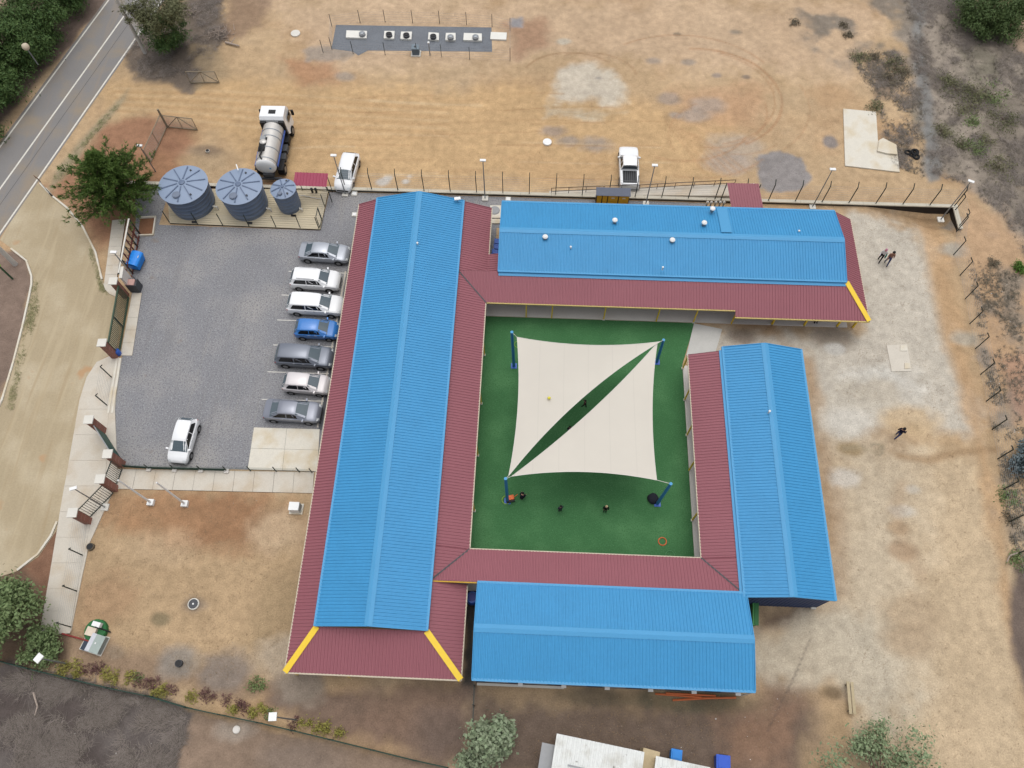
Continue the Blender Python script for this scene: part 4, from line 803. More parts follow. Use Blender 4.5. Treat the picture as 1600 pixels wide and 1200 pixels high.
for i, (px, py) in enumerate([(488, 299), (494, 299)]): q = G(px, py, .3); MB().cyl((q.x, q.y, .17), (q.x, q.y, .6), .1, n=10).lathe((q.x, q.y, .6), [(.13, 0), (.13, .1)], 10).build('pump', black, ps)
q = G(482, 305, .3); pm = MB()
for e in range(4): pm.cyl((q.x - .8 + e * .5, q.y - e * .1, .22), (q.x - .3 + e * .5, q.y - e * .1, .22), .04, n=6)
pm.build('pipe', offwhite, ps)

# ------------------------------------------------------------------ fences
def post_mesh(h, bend, ln=.45, s=.07):
    m = MB().b2(-s / 2, s / 2, -s / 2, s / 2, 0, h - .25)
    if bend: m.bar((0, 0, h - .27), (0, ln * .75, h + .1), s * .9)
    else: m.b2(-s / 2, s / 2, -s / 2, s / 2, h - .25, h)
    return m
def fence(name, label, pts, h, bend=None, m=green_blk, wires=6, group=None, cat='fence', s=.07, zb=0., tall=None, wm=None):
    th = thing(name, (pts[0][0], pts[0][1], zb), label, cat, group); o = None
    for p in pts:
        if o is None: o = post_mesh(h, bend is not None, s=s).build('post', m, th, world=False); q = o
        else: q = o.copy(); COL.objects.link(q); q.parent = th
        q.location = (p[0] - pts[0][0], p[1] - pts[0][1], 0); q.rotation_euler = (0, 0, rad(bend) if bend is not None else 0)
    if wires:
        wi = MB(); L = 0
        for a, b_ in zip(pts, pts[1:]):
            for i in range(wires):
                z = zb + .12 + (h - .4) * i / (wires - 1); wi.bar((a[0], a[1], z), (b_[0], b_[1], z), .009)
        tag(wi.build('wire_mesh', wm or grey, th), kind='stuff')
    return th
wallm = mat('wall_coping', S(212, 204, 186), .9, .08, .8, 10)
nw = thing('boundary_wall', (0, WALL_Y, 0), 'low concrete boundary wall with pale coping along the north side', 'wall')
MB().b2(-39.5, 39.35, WALL_Y - .13, WALL_Y + .13, -1.8, .22).b2(39.0, 39.3, 18.1, WALL_Y - .13, -1.8, .2).build('footing', dkconc, nw); 
xs = np.linspace(-39.5, 39.4, 28)
for x0, x1 in zip(xs, xs[1:]): MB().b2(x0 + .01, x1 - .01, WALL_Y - .17, WALL_Y + .17, .22, .34).build('coping', wallm, nw)
MB().b2(38.95, 39.35, 18.05, WALL_Y - .18, .2, .32).build('coping', wallm, nw)
fence('boundary_fence', 'tall dark mesh fence with bent post tops on the north boundary wall', [(1.8 + 2.5 * k, WALL_Y) for k in range(-8, 15)] + [(39.1, WALL_Y)], 2.45, 0, zb=.34, wires=9)
ep = PX((1490, 372 + 0), (1490, 398), (1500, 430), (1508, 467), (1515, 506), (1524, 545), (1532, 585), (1541, 627), (1550, 671), (1559, 717), (1567, 765), (1577, 815), (1590, 865))
ep = [(39.1, 20.2), (39.1, 18.4), (38.85, 17.9)] + [(p.x, p.y) for p in ep[1:]] + [(37.2, -14.6), (37.1, -17.2), (37.0, -19.8)]
fence('boundary_fence', 'dark mesh fence with hooked posts down the right side of the east yard', ep, 2.4, 62, wires=9)
cpts = [G(266, 349), G(310, 352), G(349, 353.5), G(390, 355), G(432, 356.5), G(470, 358), G(499, 359)]
fence('compound_fence', 'short dark fence round the water tank platform', [(p.x, p.y) for p in cpts] + [(-20.0, 17.1), (-19.95, 18.6), (-19.95, 20.4)], 1.75, None, zb=.1, wires=8, s=.06)
gt = MB(); a, b_ = Vector((-20.02, 16.1, .2)), Vector((-20.0, 17.0, .2))
for z in (.2, 1.8): gt.bar((a.x, a.y, z), (b_.x, b_.y, z), .05)
for q in (a, b_): gt.bar((q.x, q.y, .2), (q.x, q.y, 1.8), .05)
tag(gt.build('compound_gate', green_blk), 'narrow dark gate at the right end of the tank compound fence', 'gate')
wp_ = PX((175, 590), (168, 634)); fence('boundary_fence', 'short west fence length of two hooked posts above the brick gate pillars', [(p.x, p.y) for p in wp_], 2.3, -90, wires=9)
wp_ = PX((137, 815), (130, 868), (121, 924), (112, 980)); fence('boundary_fence', 'west fence with hooked posts along the pavement below the brick pillars', [(p.x, p.y) for p in wp_], 2.35, -90, wires=9)
sp_ = [G(x, 1033 + (x - 0) * .235 + 18 * 0, 0) for x in range(-40, 730, 38)]
sf = [(-40, 1026), (5, 1034), (60, 1048), (122, 1063), (180, 1077), (240, 1089), (300, 1107), (352, 1118), (410, 1130), (462, 1142), (520, 1156), (585, 1172), (650, 1188), (700, 1199)]
gmesh = mat('green_netting', S(48, 74, 64), .8, .2, 3, 30)
SF = fence('garden_fence', 'low green mesh fence with planting along the lower left boundary', [(p.x, p.y) for p in PX(*sf)], 1.5, None, wires=10, wm=gmesh, m=gmesh)
net = MB()
for a, b_ in zip(PX(*sf), PX(*sf)[1:]): net.bar((a.x, a.y, .3), (b_.x, b_.y, .3), .03, .6); net.bar((a.x, a.y, 1.2), (b_.x, b_.y, 1.2), .05, .05)
net.build('netting', gmesh, SF)
lot_f = PX((190, 730), (234, 733), (274, 734), (315, 735), (355, 736), (392, 736), (432, 737), (468, 738), (488, 739))
LF = fence('walkway_fence', 'low dark green mesh fence between the gravel lot and the walkway', [(p.x, p.y) for p in lot_f], 1.1, None, wires=6, wm=gmesh, s=.06)
ln = MB()
for a, b_ in zip(lot_f[:5], lot_f[1:5]): ln.bar((a.x, a.y, .3), (b_.x, b_.y, .3), .02, .5)
ln.build('netting', gmesh, LF)
for p in lot_f[1:5]: MB().box((p.x, p.y - .05, .1), (.35, .35, .2)).build('footing', concrete_grey, LF)
dv_ = PX((742, 1072), (737, 1200)); fence('dividing_fence', 'dark fence running down from the gap between the two blue roofs', [(dv_[0].lerp(dv_[1], f).x, dv_[0].lerp(dv_[1], f).y) for f in (0, .25, .5, .75, 1)], 1.8, None, wires=8, m=green_blk, wm=green_blk)
se = [G(519, 78), G(519, 42), G(563, 36), G(602, 35), G(645, 36), G(687, 37), G(729, 39), G(769, 42), G(797, 48), G(797, 95), G(734, 93), G(690, 89), G(652, 87), G(602, 86), G(552, 84), G(505, 82)]
fence('septic_fence', 'thin rectangular wire fence round the septic tank strip', [(p.x, p.y) for p in se], 1.6, None, wires=5, s=.05)
# ramp handrail behind the north wall
hr = thing('handrail', (*G(1000, 296).xy, 0), 'brown double handrail along the ramp outside the north wall', 'handrail'); rm = mat('brown_steel', S(82, 66, 54), .6)
ra = [G(862, 294, .9), G(930, 291, .95), G(1000, 289, 1.05), G(1070, 285, 1.2), G(1150, 281, 1.3)]
for dz in (0, -.45):
    m = MB()
    for a, b_ in zip(ra, ra[1:]): m.cyl(a + Vector((0, 0, dz)), b_ + Vector((0, 0, dz)), .035, n=6)
    m.build('rail', rm, hr)
for i in range(11): f = i / 10 * 4; k = min(int(f), 3); q = ra[k].lerp(ra[k + 1], f - k); MB().cyl((q.x, q.y, 0), q, .03, n=6).build('post', rm, hr)
rp = tag(MB().add([tuple(q) for q in [Vector((1.2, 20.85, .03)), Vector((20.6, 20.85, .7)), Vector((20.6, 22.35, .7)), Vector((1.2, 21.3, .03))]] + [(1.2, 20.85, -.1), (20.6, 20.85, -.1), (20.6, 22.35, -.1), (1.2, 21.3, -.1)], [(0, 1, 2, 3), (4, 5, 1, 0), (5, 6, 2, 1), (6, 7, 3, 2), (7, 4, 0, 3)]).build('access_ramp', concrete), 'pale concrete access ramp rising along the outside of the north wall', 'ramp')
pc = thing('porch', (22, 20.4, 0), 'small red-roofed porch over the north entrance beside the steel flues', 'shelter')
a, b_, c, d = G(1143, 326, 2.5), G(1193, 327, 2.5), G(1189, 288, 2.9), G(1136, 286, 2.9); t = b_ - a; corr('roof_sheet', pc, a, t, d - a, [(0, 0), (t.length, 0)], [(0, (d - a).length), (t.length, (d - a).length)], red_roof, .235, .03)
for q in (a, b_, c, d): MB().cyl((q.x, q.y, 0), (q.x, q.y, q.z - .03), .05, n=6).build('post', green_blk, pc)
fg = thing('flue_group', (*G(1118, 322).xy, 0), 'cluster of five capped steel flues behind the north wing', 'flue')
for px in (1106, 1112, 1119, 1126, 1132):
    q = G(px, 315, 2.2); f = MB().cyl((q.x, q.y, 0), (q.x, q.y, 2.1), .07, n=8).build('flue', galv, fg); MB().lathe((q.x, q.y, 2.08), [(.1, 0), (.14, .05), (.05, .18)], 10).build('flue_cap', steel, f)
# yellow lockers
lk = thing('gas_cage', (*G(955, 312).xy, 0), 'yellow panelled gas cabinet with dark roof against the north wall', 'cabinet')
a, b_ = G(930, 318, .0), G(980, 319, .0); x0, x1 = a.x, b_.x; y0, y1 = 19.5, 20.42
MB().b2(x0, x1, y0 + .05, y1, 0, 1.75).build('frame', mat('dark_frame', S(58, 40, 20), .6), lk); cols = [x0, x0 + (x1 - x0) * .17, x0 + (x1 - x0) * .34, x0 + (x1 - x0) * .67, x1]
for c0, c1 in zip(cols, cols[1:]):
    for z0, z1 in ((.08, .86), (.92, 1.7)):
        dr_ = MB().b2(c0 + .05, c1 - .05, y0, y0 + .05, z0, z1).build('door', mat('mustard', S(214, 164, 36), .5, .08, 2, 20), lk)
        if c1 - c0 > .6: MB().box(((c0 + c1) / 2, y0 - .005, (z0 + z1) / 2 + .1), (.28, .02, .14)).build('sticker', offwhite, dr_)
MB().bar(((x0 + x1) / 2, y0 - .06, 1.78), ((x0 + x1) / 2, y1 - .1, 1.9), x1 - x0 + .16, .05).build('roof', mat('slate_blue', S(98, 104, 120), .6), lk)

# ------------------------------------------------------------------ gates, pillars and lamps on the west side
def proj(p):
    c = CM.transposed() @ (Vector(p) - CAM); return Vector((800 + FPX * c.x / -c.z, 600 - FPX * c.y / -c.z))
def height(b, t):
    B = G(*b); return min((i * .05 for i in range(10, 280)), key=lambda h: (proj((B.x, B.y, h)) - Vector(t)).length)
def pillar(px, py, label, h=2.35, s=.5):
    p = G(px, py); th = thing('gate_pillar', (p.x, p.y, 0), label, 'pillar', 'brick pillars with white caps along the west pavement', rad(4))
    MB().b2(-s / 2, s / 2, -s / 2, s / 2, 0, h).build('shaft', brick, th, world=False); MB().b2(-s * .72, s * .72, -s * .72, s * .72, h, h + .1).build('cap', offwhite, th, world=False)
    return p
PL = [pillar(197, 463, 'brick pillar at the upper end of the green bar gate', 2.4), pillar(181, 557, 'brick pillar at the lower end of the green bar gate', 2.4), pillar(162, 674, 'brick pillar above the solid green gate leaf', 2.4), pillar(191, 726, 'brick pillar between the solid green gate leaf and the short railing', 2.4), pillar(180, 764, 'brick pillar where the short and long railings meet', 2.4), pillar(139, 815, 'brick pillar at the lower end of the long railing', 2.4)]
def railing(name, label, a, b_, h, nbar, cat, m=green_blk, s=.03, z0=.12, frame=.06):
    th = thing(name, (*a.xy, 0), label, cat); a, b_ = a.copy(), b_.copy()
    for z in (z0, h): MB().bar((a.x, a.y, z), (b_.x, b_.y, z), frame).build('rail', m, th)
    proto = None
    for i in range(nbar + 1):
        f = i / nbar; q = a.lerp(b_, f)
        if proto is None: proto = o = MB().b2(-s / 2, s / 2, -s / 2, s / 2, z0, h).build('bar', m, th, world=False)
        else: o = proto.copy(); COL.objects.link(o); o.parent = th
        o.location = (q.x - a.x, q.y - a.y, 0)
    return th
slid = mat('olive_green_steel', S(58, 80, 62), .5, .1, 3, 30)
g1 = railing('sliding_gate', 'long green vertical-bar gate between two brick pillars', G(202, 466), G(187, 553), 2.05, 34, 'gate', slid, .05, .15, .12)
m_ = PL[0].lerp(PL[1], .5); mid = G(202, 466).lerp(G(187, 553), .55); MB().b2(mid.x - .06, mid.x + .06, mid.y - .06, mid.y + .06, .1, 2.05).build('middle_post', green_blk, g1)
railing('pedestrian_railing', 'short dark railing between two brick pillars at the walkway end', G(192, 733), G(183, 757), 1.95, 9, 'railing')
railing('pavement_railing', 'longer dark railing between two brick pillars beside the lamp post', G(178, 771), G(142, 808), 1.95, 13, 'railing')
a, b_ = G(166, 680), G(190, 718); tl = thing('gate_leaf', (*a.xy, 0), 'solid dark green sheet gate leaf standing half open between brick pillars', 'gate')
gl_ = mat('sheet_green', S(30, 82, 72), .5, .06, 2, 20); MB().bar((a.x, a.y, 1.1), (b_.x, b_.y, 1.1), .04, 1.9).build('sheet', gl_, tl)
for z in (.14, 2.06): MB().bar((a.x, a.y, z), (b_.x, b_.y, z), .07, .06).build('frame_rail', green_blk if z < 1 else grey, tl)
# steel-framed bin enclosure fence
a, b_ = G(219, 366), G(204, 449); ef = thing('steel_fence', (*a.xy, 0), 'rusty brown framed fence with white top rail behind the blue dumpster', 'fence')
MB().bar((a.x, a.y, 2.3), (b_.x, b_.y, 2.3), .12, .08).build('top_rail', offwhite, ef)
for z in (.15, 1.15): MB().bar((a.x, a.y, z), (b_.x, b_.y, z), .1, .1).build('rail', rust, ef)
for i in range(9):
    q = a.lerp(b_, i / 8); MB().b2(q.x - .05, q.x + .05, q.y - .05, q.y + .05, 0, 2.26).build('post', rust if i % 2 else green_blk, ef)
    if i < 8: r = a.lerp(b_, (i + 1) / 8); MB().bar((q.x, q.y, .3), (r.x, r.y, 2.1), .04).build('brace', rust, ef)
wm_ = MB()
for i in range(40): q = a.lerp(b_, i / 39); wm_.bar((q.x, q.y, .1), (q.x, q.y, 2.25), .012)
tag(wm_.build('wire_mesh', grey, ef), kind='stuff')
gw = thing('gate_wall', (*G(203, 456).xy, 0), 'short grey wall return beside the upper gate pillar', 'wall'); q = G(204, 455); MB().box((q.x + .1, q.y + .5, 1.1), (.18, 1.1, 2.2), rad(8)).build('panel', concrete_grey, gw); MB().box((q.x + .1, q.y + .5, 2.24), (.26, 1.2, .08), rad(8)).build('coping', offwhite, gw)
q = G(214, 452); mk = thing('meter_kiosk', (q.x, q.y, 0), 'dark meter kiosk with a pinkish lid beside the gate', 'kiosk'); MB().b2(q.x - .45, q.x + .45, q.y - .35, q.y + .4, 0, 1.1).build('body', dkgrey, mk); MB().b2(q.x - .5, q.x + .3, q.y - .3, q.y + .3, 1.1, 1.2).build('lid', mat('pink_lid', S(205, 165, 155), .7), mk)
q = G(186, 553); bd = thing('drum', (q.x, q.y, 0), 'small deep blue drum at the lower end of the bar gate', 'drum'); MB().lathe((0, 0, 0), [(.24, 0), (.26, .1), (.26, .55), (.2, .62)], 14).build('body', deepblue, bd, world=False, smooth=50); MB().lathe((0, 0, .62), [(.07, 0), (.07, .05)], 8).build('lid', binblue, bd, world=False)
def lamp(b, t, label, foot=True, head=(.52, .24), hz=0, hmax=None, m=galv):
    h = height(b, t); p = G(*b); th = thing('street_lamp', (p.x, p.y, 0), label, 'street lamp', 'slim lamp posts around the school'); q = G(*t, h); dx = (q - p).xy
    MB().cyl((0, 0, 0), (0, 0, h), .06, .04, 8).build('pole', m, th, world=False)
    if foot: MB().b2(-.28, .28, -.28, .28, 0, .14).build('footing', offwhite, th, world=False)
    lh = MB().box((0, 0, h + .04), (head[0], head[1], .09), rad(hz)).build('lamp_head', white, th, world=False); MB().box((0, 0, h - .02), (head[0] * .8, head[1] * .7, .03), rad(hz)).build('lens', lens, lh, world=False)
lamp((165, 793), (115, 763), 'lamp post leaning over the pavement beside the long railing', hz=20); lamp((105, 1037), (61, 1029), 'lamp post above the garden fence near the bottom left tree', False, hz=60, head=(.55, .45))
lamp((463, 1125), (427, 1116), 'lamp post with square white head beside the yellow-green plants', False, hz=5, head=(.5, .5)); lamp((758, 311), (755, 251), 'lamp post behind the gap between the two blue roofs')
lamp((1009, 319), (1021, 258), 'lamp post right of the white pickup'); lamp((1269, 324), (1303, 266), 'lamp post behind the right end of the north wing'); lamp((1469, 344), (1517, 284), 'lamp post in the corner of the yard walls at upper right', hz=-25)
lamp((221, 448), (182, 391), 'lamp post at the bin enclosure by the green gate', False); lamp((540, 304), (521, 243), 'lamp post left of the white car outside the fence')
lamp((672, 86), (667, 67), 'very short white lamp beside the septic tank strip', False, (.2, .2)); lamp((243, 268), (211, 232), 'lamp post above the pine beside the leaning mesh gate', False)
def flagpole(b, t, label):
    p = G(*b); h = height(b, t); th = thing('flagpole', (p.x, p.y, 0), label, 'flagpole', 'white flagpoles by the walkway'); MB().lathe((0, 0, 0), [(.34, 0), (.34, .3)], 4).build('base', white, th, world=False); th.rotation_euler.z = rad(45)
    MB().cyl((0, 0, .3), (0, 0, h), .085, .06, 8).build('pole', white, th, world=False); MB().lathe((0, 0, h), [(.05, 0), (.07, .05), (.03, .1)], 8).build('finial', white, th, world=False)
flagpole((237, 786), (184, 752), 'white flagpole nearest the pavement railing'); flagpole((290, 788), (243, 757), 'white flagpole further from the pavement, to the right')
def utility(b, h, label, r=.17):
    p = G(*b); r *= 1.2; th = thing('utility_pole', (p.x, p.y, 0), label, 'utility pole'); MB().cyl((0, 0, 0), (0, 0, h), r, r * .6, 10).build('pole', mat('pole_concrete', S(208, 203, 196), .9), th, world=False)
    MB().bar((-.9, 0, h - .5), (.9, 0, h - .5), .1).build('crossarm', wood, th, world=False)
    for x in (-.8, 0, .8): MB().lathe((x, 0, h - .45), [(.05, 0), (.06, .1), (.03, .14)], 8).build('insulator', offwhite, th, world=False)
utility((227, 83), 8.5, 'grey concrete utility pole rising into the tree beside the road'); utility((24, 413), 8., 'grey concrete utility pole at the left edge by the driveway', .2)
p = G(78, 303); sg_ = thing('road_sign', (p.x, p.y, 0), 'small brown road sign seen from behind beside the driveway kerb', 'sign'); MB().cyl((0, 0, 0), (0, 0, 2.2), .035, n=8).build('post', white, sg_, world=False); MB().box((0, .02, 2.15), (.75, .03, .5), rad(-35)).build('panel', mat('sign_back', S(120, 88, 62), .6), sg_, world=False)
p = G(20, 436); gp_ = thing('marker_post', (p.x, p.y, 0), 'short green post at the left edge near the driveway kerb', 'post'); MB().b2(-.06, .06, -.06, .06, 0, 2.1).build('shaft', mat('post_green', S(48, 84, 58), .6), gp_, world=False); MB().box((0, 0, 2.12), (.3, .18, .1)).build('cap', lime, gp_, world=False)
# wooden mesh gates by the dirt road
def mesh_gate(a, b_, h, label, brace=True, post=None):
    a, b_ = G(*a), G(*b_); th = thing('field_gate', (*a.xy, 0), label, 'gate'); f = lambda t, z: (a.x + (b_.x - a.x) * t, a.y + (b_.y - a.y) * t, z)
    for z in (.1, h): MB().cyl(f(0, z), f(1, z), .05, n=6).build('rail', wood, th)
    for t in (0, .5, 1): MB().cyl(f(t, .1), f(t, h), .04, n=6).build('stile', wood, th)
    if brace: MB().cyl(f(0, .1), f(.5, h), .04, n=6).build('brace', wood, th); MB().cyl(f(.5, h), f(1, .1), .04, n=6).build('brace', wood, th)
    wm = MB()
    for i in range(1, 24): wm.bar(f(i / 24, .1), f(i / 24, h), .012)
    for i in range(1, 9): wm.bar(f(0, .1 + (h - .1) * i / 9), f(1, .1 + (h - .1) * i / 9), .012)
    tag(wm.build('wire_mesh', grey, th), kind='stuff')
mesh_gate((261, 199), (236, 254), 1.7, 'wood-framed mesh gate leaf standing along the bank above the pine', False); mesh_gate((263, 199), (309, 204), 1.6, 'wood-framed mesh gate leaf with crossed braces beside the tall timber post')
mesh_gate((298, 130), (343, 130), 1.5, 'small grey field gate at the edge of the scrub below the tree', True)
p = G(262, 199); MB_ = MB().cyl((p.x, p.y, 0), (p.x, p.y, 2.4), .12, .1, 8).build('gate_post', wood); tag(MB_, 'tall weathered timber gate post between the two mesh leaves', 'post')

# ------------------------------------------------------------------ shade sails in the courtyard
SP = [((803, 572), (798, 519), 'blue shade post at the upper left corner of the cream sails'), ((1026, 566), (1036, 531), 'blue shade post at the upper right corner of the cream sails'), ((793, 783), (789, 748), 'blue shade post at the lower left beside the orange cart'), ((1027, 787), (1050, 757), 'blue shade post at the lower right beside the black beanbag')]
tops = []
for b, t, lb in SP:
    h = height(b, t); p = G(*b); tp = G(*t, h); th = thing('shade_post', (p.x, p.y, 0), lb, 'post', 'blue posts of the shade sails')
    MB().cyl((0, 0, 0), ((tp.x - p.x) * .6, (tp.y - p.y) * .6, h), .13, .11, 14).build('shaft', postblue, th, world=False, smooth=40); MB().lathe(((tp.x - p.x) * .6, (tp.y - p.y) * .6, h), [(.12, 0), (.12, .03)], 12).build('cap', blue_trim, th, world=False)
    MB().b2(-.25, .25, -.25, .25, .02, .05).build('base_plate', deepblue, th, world=False); tops.append(Vector((p.x + (tp.x - p.x) * .6, p.y + (tp.y - p.y) * .6, h)))
def sail(A, B, C_, sags, label, n=24):
    P = [Vector(q) for q in (A, B, C_)]; cen = (P[0] + P[1] + P[2]) / 3; V_, idx, F_ = [], {}, []
    inn = []
    for i in range(3):
        e = (P[(i + 1) % 3] - P[i]).normalized(); d = cen - P[i]; d -= e * d.dot(e); inn.append(d.normalized())
    for i in range(n + 1):
        for j in range(n + 1 - i):
            a, b_ = i / n, j / n; c = 1 - a - b_; w_ = (a, b_, c); p = P[0] * a + P[1] * b_ + P[2] * c
            for k, (u, v) in enumerate(((a, b_), (b_, c), (c, a))):
                o_ = 1 - u - v; p = p + inn[k] * 4 * sags[k] * u * v * (1 - o_)
            p.z -= .55 * a * b_ * c * 9; idx[i, j] = len(V_); V_.append(tuple(p))
    for i in range(n):
        for j in range(n - i):
            F_.append((idx[i, j], idx[i + 1, j], idx[i, j + 1]))
            if i + j < n - 1: F_.append((idx[i + 1, j], idx[i + 1, j + 1], idx[i, j + 1]))
    mb = MB().add(V_, F_); th = thing('shade_sail', (cen.x, cen.y, 0), label, 'shade sail', 'cream shade sails over the courtyard'); o = mb.build('cloth', sailm, th, smooth=60)
    bd = MB()
    for k in range(3):
        path = {0: [(i, n - i) for i in range(n, -1, -1)], 1: [(0, j) for j in range(n, -1, -1)], 2: [(i, 0) for i in range(0, n + 1)]}[k]
        for q, r in zip(path, path[1:]): bd.bar(V_[idx[q]], V_[idx[r]], .05, .03)
    bd.build('hem', offwhite, th); return th, P
def cable(th, a, b_): MB().cyl(a, b_, .02, n=6).build('cable', offwhite, th)
T_ = tops
c1 = [G(808, 527, 5.45), G(1031, 534, 4.35), G(795, 743, 5.1)]; s1_, _ = sail(*c1, (.5, .72, .38), 'larger upper left triangular cream sail with a yellow ball on it')
for q, tp in zip(c1, (T_[0], T_[1], T_[2])): cable(s1_, q, tp)
c2 = [G(1027, 536, 4.3), G(1026, 750, 5.0), G(800, 744, 4.9)]; s2_, _ = sail(*c2, (.36, .5, .42), 'smaller lower right triangular cream sail beside the diagonal gap')
for q, tp in zip(c2, (T_[1], T_[3], T_[2])): cable(s2_, q, tp)
bp = G(858, 622, 5.05); bl = MB().lathe((0, 0, -.13), [(.001, 0), (.09, .03), (.13, .13), (.09, .23), (.01, .26)], 14).build('ball', mat('ball_yellow', S(236, 224, 80), .6), smooth=60); bl.location = (bp.x, bp.y, bp.z - .12); tag(bl, 'yellow ball resting on the larger cream sail', 'ball')

# ------------------------------------------------------------------ toys and things in the court
def ring(px, py, R_, r, m, label): p = G(px, py, .05); tag(MB().torus((p.x, p.y, .045), R_, r, 28, 6).build('hoop', m, smooth=60), label, 'hoop', 'play hoops on the turf')
ring(1035, 846, .3, .045, orange, 'orange hoop lying on the turf at the lower right corner'); ring(1047, 867, .32, .02, mat('green_hoop', S(84, 150, 96), .5), 'thin green hoop half hidden by the red eaves'); ring(809, 538, .3, .022, lime, 'thin lime hoop behind the upper left shade post'); ring(791, 781, .33, .03, lime, 'lime hoop lying round the foot of the lower left shade post')
p = G(797, 780); tc_ = thing('toy_cart', (p.x, p.y, .02), 'orange toy cart with black wheels at the lower left shade post', 'toy', rz=rad(15)); MB().box((0, 0, .32), (.6, .36, .22)).build('tub', orange, tc_, world=False); MB().box((.0, -.22, .22), (.66, .2, .2)).build('frame', black, tc_, world=False); MB().bar((.3, 0, .3), (.62, .1, .5), .04).build('handle', orange, tc_, world=False)
for sx in (-.22, .22):
    for sy in (-.22, .22): MB().cyl((sx, sy - .03, .1), (sx, sy + .03, .1), .1, n=12).build('wheel', black, tc_, world=False)
p = G(1020, 780); bb = MB().lathe((0, 0, 0), [(.34, 0), (.44, .1), (.42, .26), (.28, .4), (.08, .46), (.02, .46)], 20)
for i, q in enumerate(bb.v): bb.v[i] = (q[0] * (1 + .06 * math.sin(7 * i)), q[1] * (1 + .05 * math.cos(5 * i)), q[2])
o = bb.build('beanbag', mat('navy_cloth', S(36, 38, 48), .9, .15), smooth=60); o.location = (p.x, p.y, .02); tag(o, 'round black beanbag at the foot of the lower right shade post', 'beanbag')

